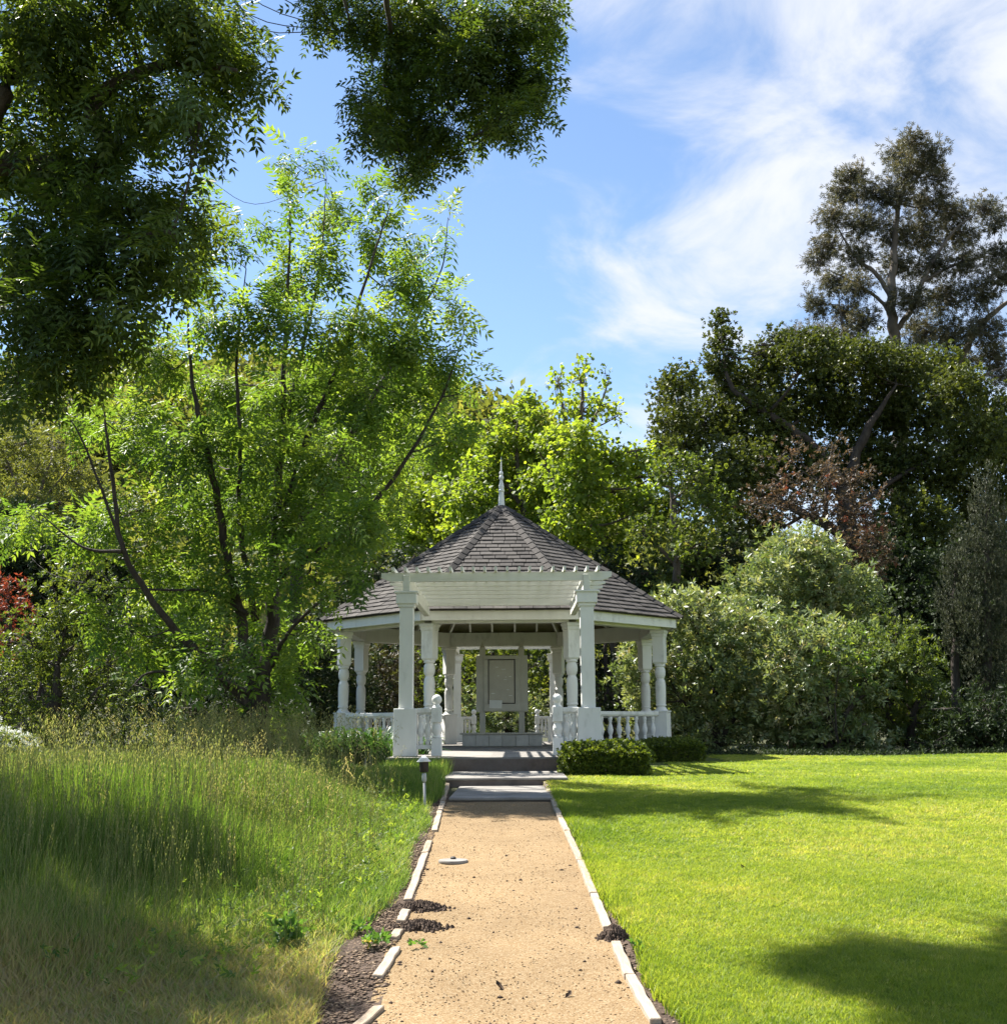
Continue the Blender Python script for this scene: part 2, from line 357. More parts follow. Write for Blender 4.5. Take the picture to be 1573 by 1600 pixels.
M['petal'] = leaf_mat('white_petal', [(0.0, (0.45, 0.50, 0.36)), (0.4, (0.70, 0.72, 0.66)), (1.0, (0.80, 0.80, 0.78))], (1.0, 1.0, 0.95), 0.35, 0.6)
M['petal_yellow'] = leaf_mat('yellow_petal', [(0.0, (0.65, 0.50, 0.04)), (1.0, (0.80, 0.62, 0.05))], (1.1, 1.1, 0.6), 0.35, 0.6)
M['lawn_blade'] = leaf_mat('lawn_blade', [(0.0, (0.09, 0.155, 0.02)), (0.45, (0.18, 0.245, 0.036)), (0.85, (0.27, 0.315, 0.062)), (1.0, (0.38, 0.36, 0.14))], (2.1, 1.95, 0.8), 0.46, 0.5, 0.3, inst=True)
M['meadow_blade'] = leaf_mat('meadow_blade', [(0.0, (0.052, 0.105, 0.020)), (0.4, (0.115, 0.185, 0.040)), (0.75, (0.215, 0.260, 0.082)), (1.0, (0.32, 0.26, 0.15))], (2.0, 1.95, 0.85), 0.44, 0.5, 0.3, inst=True)
M['straw'] = leaf_mat('oat_straw', [(0.0, (0.15, 0.19, 0.065)), (0.5, (0.24, 0.25, 0.105)), (1.0, (0.36, 0.31, 0.18))], (1.6, 1.5, 0.8), 0.42, 0.6, 0.25, inst=True)
M['weed'] = leaf_mat('weed_leaf', [(0.0, (0.05, 0.12, 0.03)), (1.0, (0.12, 0.22, 0.05))], (1.9, 1.9, 0.7), 0.35, 0.4)

# ------------------------------------------------------------------ ground sheets
def sheet(name, xs, ys, dz, mat, xmap=None, kind='structure', noise=0.0):
    X, Y = np.meshgrid(xs, ys)
    if xmap is not None: X = xmap(X, Y)
    Z = gz(X, Y) + dz
    if noise: Z = Z + noise*(np.sin(X*7.1 + Y*3.3) + np.sin(X*13.7 - Y*9.1 + 1.3) + np.sin(Y*5.3))/3
    v = np.stack([X, Y, Z], -1).reshape(-1, 3)
    ny, nx = X.shape
    i = np.arange(ny*nx).reshape(ny, nx)
    q = np.stack([i[:-1, :-1], i[:-1, 1:], i[1:, 1:], i[1:, :-1]], -1).reshape(-1, 4)
    me = np_mesh(name, v, [q]); me.shade_smooth()
    return tag(obj(name, me, mat), kind=kind)
def spread(a, b, fine0, fine1, step, grow=1.35):
    xs = list(np.arange(fine0, fine1 + 1e-6, step)); s = step
    while xs[-1] < b: s *= grow; xs.append(min(xs[-1] + s, b))
    s = step
    while xs[0] > a: s *= grow; xs.insert(0, max(xs[0] - s, a))
    return np.array(xs)
sheet('ground', spread(-900, 900, -14, 14, 0.4), spread(-60, 1500, -2, 34, 0.4), -0.03, M['ground'])

# path edges, read off the photograph and laid on the sloping ground
_le = [G(562, 1602), G(600, 1512), G(668, 1320), G(698, 1236)]
_re = [G(1012, 1598), G(960, 1485), G(905, 1352), G(853, 1236)]
def edge_x(pts, y):
    ys = np.array([p[1] for p in pts]); xs_ = np.array([p[0] for p in pts])
    c = np.polyfit(ys, xs_, 1); return c[0]*np.asarray(y) + c[1]
lx = lambda y: edge_x(_le, y) + 0.012*np.sin(np.asarray(y)*1.7)
rx = lambda y: edge_x(_re, y) + 0.010*np.sin(np.asarray(y)*1.3 + 1)
Y1, Y2, Y3 = 12.1, 14.4, 16.5      # fronts of the slab, the middle step and the gazebo floor
_t = np.linspace(0, 1, 15); _yy = np.arange(-3, 12.35, 0.1)
def pmap(X, Y): return lx(Y)*(1 - X) + rx(Y)*X
sheet('gravel_path', _t, _yy, 0.012, M['gravel'], pmap, noise=0.004)
sheet('bare_soil_strip', np.linspace(0, 1, 9), np.arange(-3, 13.0, 0.12), 0.008, M['soil'],
      lambda X, Y: lx(Y) + 0.05 - X*(0.24 + 0.24*smooth(8.5, 5.0, Y) + 0.10*np.sin(Y*2.3)), noise=0.012)
sheet('bare_soil_verge', np.linspace(0, 1, 5), np.arange(-3, 11.0, 0.12), 0.007, M['soil'],
      lambda X, Y: rx(Y) - 0.02 + X*(0.09 + 0.10*smooth(8.0, 5.0, Y) + 0.02*np.sin(Y*3.1)), noise=0.008)
sheet('lawn', spread(0, 1, 0, 1, 0.03), np.arange(-3, 24.8, 0.25), 0.004, M['lawn_base'],
      lambda X, Y: (rx(np.minimum(Y, 12)) + 0.02) + X*(34), noise=0.006)
# a short piece of pale paving shows between the clipped hedge and the big shrub
_p0 = G(1090, 1177); _p1 = G(1118, 1174)
mb = MB(); mb.prism([(_p0[0]-0.4, _p0[1]-0.1), (_p1[0]+0.1, _p1[1]-0.35), (_p1[0]+0.2, _p1[1]+0.5), (_p0[0]-0.4, _p0[1]+0.8)], float(gz(4, 24))-0.05, float(gz(4, 24))+0.03)
tag(mb.build('garden_path', M['concrete']), kind='structure')

# small stones lying on the gravel, crumbs and litter on the soil : uncountable
def scatter_bits(name, n, xf, y0, y1, size, mat, flat=0.5, pw=1.0):
    y = y0 + (y1 - y0)*RNG.random(n)**pw
    x = xf(y, RNG.random(n))
    base = np.array([(1, 0, 0), (0, 1, 0), (-1, 0, 0), (0, -1, 0), (0, 0, 1), (0, 0, -1)], float)
    s = size*(0.35 + RNG.random((n, 1, 1))**2*1.5)
    sh = 0.6 + 0.8*RNG.random((n, 6, 3))
    v = base[None]*sh*s*np.array((1, 1, flat))
    a = RNG.random(n)*6.28; ca, sa = np.cos(a), np.sin(a)
    vx = v[..., 0]*ca[:, None] - v[..., 1]*sa[:, None]; vy = v[..., 0]*sa[:, None] + v[..., 1]*ca[:, None]
    v = np.stack([vx, vy, v[..., 2]], -1)
    v += np.stack([x, y, gz(x, y) + 0.014], -1)[:, None, :]
    tri = np.array([(0, 1, 4), (1, 2, 4), (2, 3, 4), (3, 0, 4), (1, 0, 5), (2, 1, 5), (3, 2, 5), (0, 3, 5)])
    f = (tri[None] + (np.arange(n)*6)[:, None, None]).reshape(-1, 3)
    me = np_mesh(name, v.reshape(-1, 3), [f], np.repeat(RNG.random(n), 8))
    return tag(obj(name, me, mat), kind='stuff')
M['grit'] = surf('tan_grit', [(0.2, (0.15, 0.09, 0.045)), (0.5, (0.29, 0.20, 0.11)), (0.8, (0.37, 0.28, 0.18))], scale=30, rough=0.95, bump=0, extra='rnd')
scatter_bits('gravel', 9000, lambda y, r: lx(y)*(1-r) + rx(y)*r, 4.2, 12.0, 0.0038, M['grit'], 0.5, 1.8)
scatter_bits('dirt_crumbs', 170, lambda y, r: lx(y) + (rx(y)-lx(y))*r**2.5, 4.2, 10.0, 0.009, M['soil'], 0.7, 1.5)
scatter_bits('litter', 13000, lambda y, r: lx(y) + 0.05 - r*(0.24 + 0.24*smooth(8.5, 5.0, y)), 4.2, 12.4, 0.0085, M['litter'], 0.35, 1.5)
scatter_bits('verge_litter', 900, lambda y, r: rx(y) + r*(0.09 + 0.10*smooth(8.0, 5.0, y)), 4.2, 9.5, 0.008, M['litter'], 0.4, 1.4)

# ------------------------------------------------------------------ timber edging along the path
def plank(p, q, width, h, label, group=None):
    p = np.array(p); q = np.array(q); d = q - p; ln = float(np.linalg.norm(d))
    mb = MB(); k = 6
    for i in range(2):
        pass
    n = 7; v = []
    for i in range(n):
        t = i/(n-1); wob = random.uniform(-1, 1)*0.004
        for sx, sz in ((-1, 0), (1, 0), (1, 1), (-1, 1)):
            v.append((sx*width/2*random.uniform(0.93, 1.05) + wob, (t-0.5)*ln, (-0.06 if sz == 0 else h + random.uniform(-1, 1)*0.003)))
    f = [(3, 2, 1, 0)] + [((i*4+j), (i*4+(j+1) % 4), (i*4+4+(j+1) % 4), (i*4+4+j)) for i in range(n-1) for j in range(4)] + [tuple((n-1)*4+j for j in range(4))]
    mb.add(v, f)
    o = mb.build('edging_board', M['wood'])
    o.location = (p + q)/2
    o.rotation_euler = (math.asin(d[2]/ln), random.uniform(-0.05, 0.05), math.atan2(-d[0], d[1]))
    return tag(bevel(o, 0.004), label, 'edging board', group)
lb = [((545, 1625), (592, 1582), 'pale edging board end at the very bottom of the picture, left of the path'),
      ((590, 1533), (619, 1488), 'split pale edging board left of the path, just below the small green weeds'),
      ((614, 1472), (624, 1459), 'short cracked edging board below the lower soil mound'),
      ((626, 1446), (634, 1428), 'short edging board between the two dark soil mounds'),
      ((637, 1412), (664, 1338), 'long narrow edging board left of the round lid, ending at the upper soil mound'),
      ((664, 1337), (671, 1319), 'short block of edging at the far end of the long narrow left board'),
      ((678, 1302), (686, 1276), 'half buried edging board beside the dry leaf litter left of the path'),
      ((686, 1275), (692, 1256), 'grey shaded edging board near the foot of the path lamp'),
      ((692, 1255), (699, 1225), 'grey edging board running along the left side of the concrete slab')]
for a, b, t in lb: plank(G(*a), G(*b), 0.052, 0.030, t, 'timber edging of the path')
rb_ = [((1024, 1606), (985, 1536), 'wide bleached edging board at the bottom right of the path'),
       ((984, 1535), (962, 1482), 'bleached edging board just below the soil mound on the right of the path'),
       ((950, 1458), (928, 1405), 'bleached edging board just above the soil mound on the right of the path'),
       ((928, 1404), (906, 1352), 'edging board along the lawn, level with the round lid'),
       ((906, 1351), (886, 1305), 'edging board along the lawn where the tree shadow begins'),
       ((886, 1304), (868, 1268), 'shaded edging board along the lawn beyond the tree shadow'),
       ((868, 1267), (852, 1226), 'shaded edging board running along the right side of the concrete slab')]
for a, b, t in rb_: plank(G(*a), G(*b), 0.050, 0.040, t, 'timber edging of the path')

# ------------------------------------------------------------------ soil mounds
def mound(u, v, ru, label, h=0.05, rot=0.0, asp=0.62):
    c = G(u, v); r = ru*px(c[1])*1.0
    rr, nn = 11, 30; vs = []; fs = []
    for j in range(rr):
        for k in range(nn):
            a = 2*math.pi*k/nn; q = j/(rr-1)
            edge = 1 + 0.22*math.sin(3*a+u) + 0.13*math.sin(7*a+v)
            x = q*r*edge*math.cos(a); y = q*r*asp*edge*math.sin(a)
            z = h*(1-q**1.6) + (random.uniform(-1, 1)*0.016 if 0 < q < 0.98 else 0) - (0.03 if q > 0.98 else 0)
            x, y = x*math.cos(rot)-y*math.sin(rot), x*math.sin(rot)+y*math.cos(rot)
            gx, gy = c[0]+x, c[1]+y
            vs.append((x, y, float(gz(gx, gy)) - c[2] + 0.012 + z))
    for j in range(rr-1):
        for k in range(nn): fs.append((j*nn+k, j*nn+(k+1) % nn, (j+1)*nn+(k+1) % nn, (j+1)*nn+k))
    mb = MB(); mb.add(vs, fs)
    for i in range(420):
        a = random.uniform(0, 6.28); q = abs(random.gauss(0, 0.62)); s = random.uniform(0.004, 0.017)
        if q > 1.5: continue
        x = q*r*math.cos(a)*1.05; y = q*r*asp*math.sin(a)*1.05
        x, y = x*math.cos(rot)-y*math.sin(rot), x*math.sin(rot)+y*math.cos(rot)
        z = float(gz(c[0]+x, c[1]+y)) - c[2] + 0.012 + h*max(0, 1-q**1.6)
        mb.add([(x+s, y, z), (x, y+s, z), (x-s, y, z), (x, y-s, z), (x, y, z+s*1.2)], [(0, 1, 4), (1, 2, 4), (2, 3, 4), (3, 0, 4)])
    o = mb.build('soil_mound', M['soil'], loc=c)
    return tag(o, label, 'soil mound')
mound(656, 1423, 40, 'upper of two dark gopher soil mounds spilling onto the left side of the path', 0.034, -0.25)
mound(656, 1453, 36, 'lower of two dark gopher soil mounds, with pale chips, left side of the path', 0.032, -0.1)
mound(958, 1469, 20, 'dark soil mound burying the edging board on the right of the path', 0.055, 0.5, 0.9)

# ------------------------------------------------------------------ round lid on the path, a dry leaf
c = G(708, 1350); r_ = 22*px(c[1])
e = empty('utility_cover', c, 0.3, 'round pale cover with a small dark centre knob lying on the gravel path', 'cover')
mb = MB(); mb.lathe([(r_, 0.0), (r_*1.01, 0.012), (r_*0.98, 0.020), (r_*0.6, 0.025), (0.03, 0.026)], 40); mb.build('lid', M['concrete'], e, loc=(0, 0, 0.010))
mb = MB(); mb.lathe([(0.020, 0), (0.022, 0.012), (0.012, 0.018)], 10); mb.build('knob', M['dark'], e, loc=(0.0, 0.0, 0.035))
def dry_leaf(u, v, s, label):
    c = G(u, v); mb = MB()
    mb.add([(-1, 0, 0.1), (-0.3, -0.5, 0.25), (-0.3, 0, 0.0), (-0.3, 0.5, 0.5), (0.5, -0.45, 0.55), (0.5, 0, 0.1), (0.5, 0.45, 0.35), (1.1, 0.05, 0.7)],
           [(0, 1, 2), (0, 2, 3), (1, 4, 5, 2), (2, 5, 6, 3), (4, 7, 5), (5, 7, 6)])
    o = mb.build('dead_leaf', M['litter'], loc=c + np.array((0, 0, 0.016))); o.scale = (s, s, s); o.rotation_euler = (0.2, -0.3, random.uniform(0, 6))
    return tag(o, label, 'leaf')
dry_leaf(780, 1549, 0.030, 'curled brown dead leaf alone near the bottom middle of the path')
dry_leaf(888, 1562, 0.022, 'small brown dead leaf on the gravel nearer the right edging board')
dry_leaf(1163, 1365, 0.045, 'dark dead leaf lying out on the sunny lawn')

# ------------------------------------------------------------------ gazebo
FLOOR = EYE - 0.43
S = 2.70; RC = S/(2*math.sin(R(22.5))); AP = RC*math.cos(R(22.5))
GX, GY, GYAW = -0.045, 25.0, R(-0.5)
gaz = empty('gazebo', (GX, GY, FLOOR), GYAW, 'white octagonal gazebo with grey shingled roof, spire and slatted entrance pergola', 'gazebo')
EAVE_AP = 3.62; EAVE_R = EAVE_AP/math.cos(R(22.5)); EZ = 2.60; APEX = 5.27
def ringp(r, k, off=22.5): a = R(off + 45*k); return (r*math.cos(a), r*math.sin(a))
# floor
mb = MB(); mb.prism([ringp(RC + 0.36, k) for k in range(8)], -0.45, 0.0)
flo = mb.build('floor', M['concrete'], gaz)
mb = MB(); mb.prism([(-1.57, -(GY-Y3)), (1.57, -(GY-Y3)), (1.57, -3.3), (-1.57, -3.3)], -0.42, -0.006); mb.build('landing', M['concrete'], gaz)
mb = MB(); mb.prism([(-1.66, 3.3), (1.66, 3.3), (1.66, 8.3), (-1.66, 8.3)], -0.42, -0.006); mb.build('landing', M['concrete'], gaz)
# turned columns
def column_mesh():
    mb = MB()
    q = math.sqrt(2); a = math.pi/4
    def sq(prof): mb.lathe([(r*q, z) for r, z in prof], 4, rot0=a)
    mb.lathe([(0.135, 0.70), (0.140, 0.725), (0.118, 0.75), (0.092, 0.79), (0.082, 0.805), (0.105, 0.815), (0.108, 0.835), (0.098, 0.86), (0.104, 1.00), (0.108, 1.20), (0.100, 1.305),
              (0.086, 1.335), (0.078, 1.352), (0.078, 1.375), (0.092, 1.395), (0.106, 1.44), (0.110, 1.50), (0.102, 1.565), (0.086, 1.60), (0.082, 1.612), (0.108, 1.622), (0.110, 1.645), (0.100, 1.665)], 24)
    sq([(0.085, 1.655), (0.118, 1.70), (0.118, 2.20)])
    sq([(0.122, 2.20), (0.122, 2.225), (0.132, 2.235), (0.132, 2.285), (0.150, 2.31), (0.150, 2.345), (0.138, 2.352), (0.138, 2.362)])
    return mb.mesh('column')
colm = column_mesh()
mb = MB(); mb.box((0, 0, 0.345), (0.31, 0.31, 0.69)); mb.box((0, 0, 0.705), (0.34, 0.34, 0.03)); pedm = mb.mesh('pedestal')
for me_ in (colm, pedm): me_.materials.append(M['paint'])
for k in range(8):
    x, y = ringp(RC, k); a = R(22.5 + 45*k)
    o = obj('column', colm, None, gaz, (x, y, 0)); o.rotation_euler = (0, 0, a)
    p = obj('pedestal', pedm, None, o); bevel(p, 0.008)
# beams, soffit, fascia
def between(p, q, z0, z1, th, name, mat, parent, cut=0.0):
    p = Vector((*p, 0)); q = Vector((*q, 0)); d = (q - p).normalized(); p = p + d*cut; q = q - d*cut
    mid = (p + q)/2; ln = (q - p).length
    mb = MB(); mb.box((0, 0, (z0+z1)/2), (ln, th, z1 - z0))
    o = mb.build(name, mat, parent, loc=(mid.x, mid.y, 0)); o.rotation_euler = (0, 0, math.atan2(d.y, d.x))
    return o
for k in range(8):
    bevel(between(ringp(RC, k), ringp(RC, k+1), 2.364, 2.70, 0.20, 'ring_beam', M['paint'], gaz, 0.045), 0.006)
    bevel(between(ringp(EAVE_R - 0.035, k), ringp(EAVE_R - 0.035, k+1), 2.395, 2.592, 0.035, 'fascia', M['paint'], gaz, 0.008), 0.004)
    i0, i1, o0, o1 = ringp(RC + 0.09, k), ringp(RC + 0.09, k+1), ringp(EAVE_R - 0.06, k), ringp(EAVE_R - 0.06, k+1)
    mb = MB(); mb.add([(*i0, 2.432), (*i1, 2.432), (*o1, 2.418), (*o0, 2.418), (*i0, 2.45), (*i1, 2.45), (*o1, 2.436), (*o0, 2.436)],
                      [(0, 3, 2, 1), (4, 5, 6, 7), (0, 1, 5, 4), (2, 3, 7, 6), (1, 2, 6, 5), (3, 0, 4, 7)])
    mb.build('soffit', M['paint'], gaz)
# roof shell
SL = math.hypot(EAVE_AP + 0.05, APEX - EZ); tilt = math.atan2(APEX - EZ, EAVE_AP + 0.05)
mb = MB()
er = (EAVE_AP + 0.05)/math.cos(R(22.5))
v = [(*ringp(er, k), EZ) for k in range(8)] + [(*ringp(er, k), EZ - 0.03) for k in range(8)] + [(0, 0, APEX), (0, 0, APEX - 0.05)]
f = []
for k in range(8):
    k1 = (k+1) % 8
    f += [(k, k1, 16), (8+k1, 8+k, 17), (k, 8+k, 8+k1, k1)]
mb.add(v, f); roof = mb.build('roof', M['shingle_mass'], gaz)
roof.data.materials.append(M['ceil'])
for i, p_ in enumerate(roof.data.polygons):
    if i % 3 == 1: p_.material_index = 1
# rafters under the roof
mb = MB(); ln = math.hypot(RC, APEX - 0.1 - 2.68)
mb.box((0, 0, 0), (ln, 0.05, 0.10)); rafm = mb.mesh('rafter'); rafm.materials.append(M['paint'])
for k in range(8):
    a = R(22.5 + 45*k); o = obj('rafter', rafm, None, gaz, (RC*math.cos(a)/2, RC*math.sin(a)/2, (2.72 + APEX - 0.12)/2 - 0.03))
    o.rotation_euler = (0, math.atan2(APEX - 0.12 - 2.72, RC), a)
    nx, ny = math.cos(R(45*k)), math.sin(R(45*k))
    for j, s_ in enumerate((-0.82, -0.28, 0.28, 0.82)):
        l0 = AP; l1 = abs(s_)*2.414*0.98 + 0.05
        z0 = 2.72; zr = lambda q: z0 + (APEX - 0.12 - z0)*(1 - q/AP)
        p0 = np.array((nx*l0 - ny*s_, ny*l0 + nx*s_, zr(l0) - 0.02)); p1 = np.array((nx*l1 - ny*s_, ny*l1 + nx*s_, zr(l1) - 0.02))
        d = p1 - p0; m_ = (p0+p1)/2
        mb = MB(); mb.box((0, 0, 0), (float(np.linalg.norm(d)), 0.045, 0.09))
        o = mb.build('rafter', M['paint'], gaz, loc=m_); o.rotation_euler = (0, -math.atan2(d[2], math.hypot(d[0], d[1])), math.atan2(d[1], d[0]))
# shingles : the courses that show are laid one by one, the rest are joined
EXPO = 0.168; SH_L = 0.24; SH_T = 0.020
def shingle_verts(w0, w1, j0=0.0, j1=0.0):
    # local: x along the eave, y up the slope, z off the deck
    return [(w0, 0, SH_T+0.010), (w1, 0, SH_T+0.010), (w1 + j1, SH_L, 0.004), (w0 + j0, SH_L, 0.004), (w0, 0, 0.004), (w1, 0, 0.004)]
SHF = [(0, 1, 2, 3), (4, 5, 1, 0), (5, 2, 1), (4, 0, 3)]
mb = MB(); mb.add(shingle_verts(-0.1165, 0.1165), SHF); shm = mb.mesh('shingle'); shm.materials.append(M['shingle'])
rows = int((SL - 0.12)/EXPO)
face_order = [6, 5, 7, 4, 0, 1, 2, 3]
singles = 0; mass = MB()
for k in face_order:
    a = R(45*(k-2) + 90); nx, ny = math.cos(a), math.sin(a)
    ex = Vector((-ny, nx, 0)); up = Vector((-nx*math.cos(tilt), -ny*math.cos(tilt), math.sin(tilt))); nn = ex.cross(up); 
    if nn.z < 0: nn = -nn
    org = Vector((nx*(EAVE_AP + 0.05), ny*(EAVE_AP + 0.05), EZ))
    Mx = Matrix.Identity(4)
    for i in range(3): Mx[i][0], Mx[i][1], Mx[i][2], Mx[i][3] = ex[i], up[i], nn[i], org[i]
    for j in range(rows):
        h = j*EXPO - 0.03
        hw = (er*math.sin(R(22.5)))*(1 - max(h, 0)/SL)
        x = -hw + random.uniform(-0.2, 0.0)
        while x < hw:
            wd = 0.25; x0, x1 = x, x + wd - random.uniform(0.008, 0.014); dy_ = random.uniform(-0.006, 0.006)
            full = x0 > -hw + 0.03 and x1 < hw - 0.03
            want = k in (5, 6, 7) and full and not (k == 6 and j < 9) and singles < 300
            if k in (6,) and j >= 9 or k in (5, 7):
                pass
            if want:
                o = obj('shingle', shm, None, roof); o.matrix_local = Mx @ Matrix.Translation(((x0+x1)/2, h + dy_, 0)) @ Matrix.Diagonal((( x1-x0)/0.233, 1, random.uniform(0.85, 1.25), 1)); singles += 1
            else:
                c0, c1 = max(x0, -hw), min(x1, hw)
                if c1 - c0 > 0.01:
                    sl = hw/max(SL - max(h, 0), 0.05)*SH_L
                    vv = shingle_verts(c0, c1, sl if c0 == -hw else 0, -sl if c1 == hw else 0)
                    vv = [tuple(Mx @ Vector((p[0], p[1] + h + dy_, p[2]))) for p in vv]
                    mass.add(vv, SHF)
            x += wd
tag(mass.build('shingle_courses', M['shingle_mass'], roof, attr=True), kind='stuff')
# hip caps
mb = MB(); q = 0.105
mb.add([(-q, -0.15, -0.035), (0, -0.15, 0.030), (q, -0.15, -0.035), (-q, 0.17, -0.052), (0, 0.17, 0.012), (q, 0.17, -0.052), (-q, -0.15, -0.055), (0, -0.15, 0.006), (q, -0.15, -0.055)],
       [(0, 1, 4, 3), (1, 2, 5, 4), (0, 6, 7, 1), (1, 7, 8, 2)])
capm = mb.mesh('hip_cap'); capm.materials.append(M['shingle'])
for k in range(8):
    a = R(22.5 + 45*k); p0 = Vector((er*math.cos(a), er*math.sin(a), EZ)); p1 = Vector((0, 0, APEX)); d = (p1 - p0); ln = d.length; d.normalize()
    side = Vector((-math.sin(a), math.cos(a), 0)); nn = d.cross(side); 
    if nn.z < 0: nn = -nn
    sx = d.cross(nn)
    n_ = int(ln/0.235)
    for j in range(n_):
        p = p0 + d*(0.10 + 0.235*j) + nn*0.052
        o = obj('hip_cap', capm, None, roof)
        Mx = Matrix.Identity(4)
        for i in range(3): Mx[i][0], Mx[i][1], Mx[i][2], Mx[i][3] = sx[i], d[i], nn[i], p[i]
        o.matrix_local = Mx
# finial
mb = MB()
mb.lathe([(0.16, -0.10), (0.105, 0.0), (0.095, 0.03), (0.072, 0.30), (0.070, 0.34), (0.088, 0.36), (0.088, 0.385), (0.066, 0.41), (0.076, 0.47), (0.060, 0.54), (0.042, 0.60), (0.040, 0.62), (0.064, 0.645), (0.072, 0.675), (0.060, 0.71),
          (0.036, 0.735), (0.056, 0.76), (0.060, 0.785), (0.046, 0.81), (0.026, 0.83), (0.022, 0.90), (0.010, 1.10), (0.004, 1.16)], 16)
mb.build('finial', M['paint'], gaz, loc=(0, 0, APEX - 0.02)).scale = (0.78, 0.78, 1)
# balustrades on the six closed sides and rails at both entrances
prof = [(0.030, 0.0), (0.042, 0.02), (0.042, 0.06), (0.026, 0.075), (0.034, 0.09), (0.026, 0.105), (0.030, 0.13), (0.052, 0.19), (0.056, 0.23), (0.044, 0.29), (0.028, 0.35), (0.026, 0.37), (0.036, 0.385), (0.026, 0.40), (0.042, 0.425), (0.042, 0.47), (0.030, 0.49)]
mb = MB(); mb.lathe(prof, 12); balm = mb.mesh('baluster', True); balm.materials.append(M['paint'])
def balustrade(p, q, n, c0, c1, h=0.12, top=0.70):
    P0 = Vector((*p, 0)); Q0 = Vector((*q, 0)); d = (Q0 - P0).normalized(); A = P0 + d*c0; B = Q0 - d*c1
    mid = (A + B)/2; ln = (B - A).length; rz = math.atan2(d.y, d.x)
    root = bpy.data.objects.new('balustrade', None); link(root, gaz); root.location = (mid.x, mid.y, 0); root.rotation_euler = (0, 0, rz)
    mb = MB(); mb.box((0, 0, top - 0.035), (ln, 0.13, 0.07)); mb.box((0, 0, top - 0.08), (ln, 0.075, 0.03)); bevel(mb.build('handrail', M['paint'], root), 0.006)
    mb = MB(); mb.box((0, 0, h - 0.03), (ln, 0.09, 0.06)); bevel(mb.build('bottom_rail', M['paint'], root), 0.005)
    for i in range(n):
        o = obj('baluster', balm, None, root, ((i + 0.5)/n*ln - ln/2, 0, h)); o.scale = (1, 1, (top - 0.095 - h)/0.49)
    return root
for k in range(8):
    if k in (5, 1): continue
    balustrade(ringp(RC, k), ringp(RC, k+1), 9, 0.16, 0.16)
# pergolas: front and rear
def post_mesh():
    mb = MB()
    mb.box((0, 0, 1.45), (0.205, 0.205, 1.52)); mb.box((0, 0, 2.235), (0.25, 0.25, 0.05)); mb.box((0, 0, 2.34), (0.31, 0.31, 0.16)); mb.box((0, 0, 2.435), (0.36, 0.36, 0.03))
    return mb.mesh('pergola_post')
pom = post_mesh(); pom.materials.append(M['paint'])
mb = MB(); mb.box((0, 0, 0.345), (0.345, 0.345, 0.70)); pbm = mb.mesh('post_base'); pbm.materials.append(M['paint'])
mb = MB(); mb.box((0, 0, 0.13), (0.15, 0.15, 0.26)); mb.box((0, 0, 0.60), (0.15, 0.15, 0.22))
mb.lathe([(0.055, 0.26), (0.070, 0.275), (0.050, 0.295), (0.056, 0.32), (0.074, 0.37), (0.074, 0.40), (0.058, 0.45), (0.050, 0.475), (0.068, 0.49)], 16)
mb.lathe([(0.074, 0.71), (0.050, 0.735), (0.040, 0.755), (0.048, 0.765)], 16); nwm = mb.mesh('newel_post'); nwm.materials.append(M['paint'])
mb = MB(); mb.lathe([(0.001, -0.074)] + [(0.075*math.sin(math.pi*i/12), -0.075*math.cos(math.pi*i/12)) for i in range(1, 12)] + [(0.001, 0.075)], 20); nbm = mb.mesh('ball', True); nbm.materials.append(M['paint'])
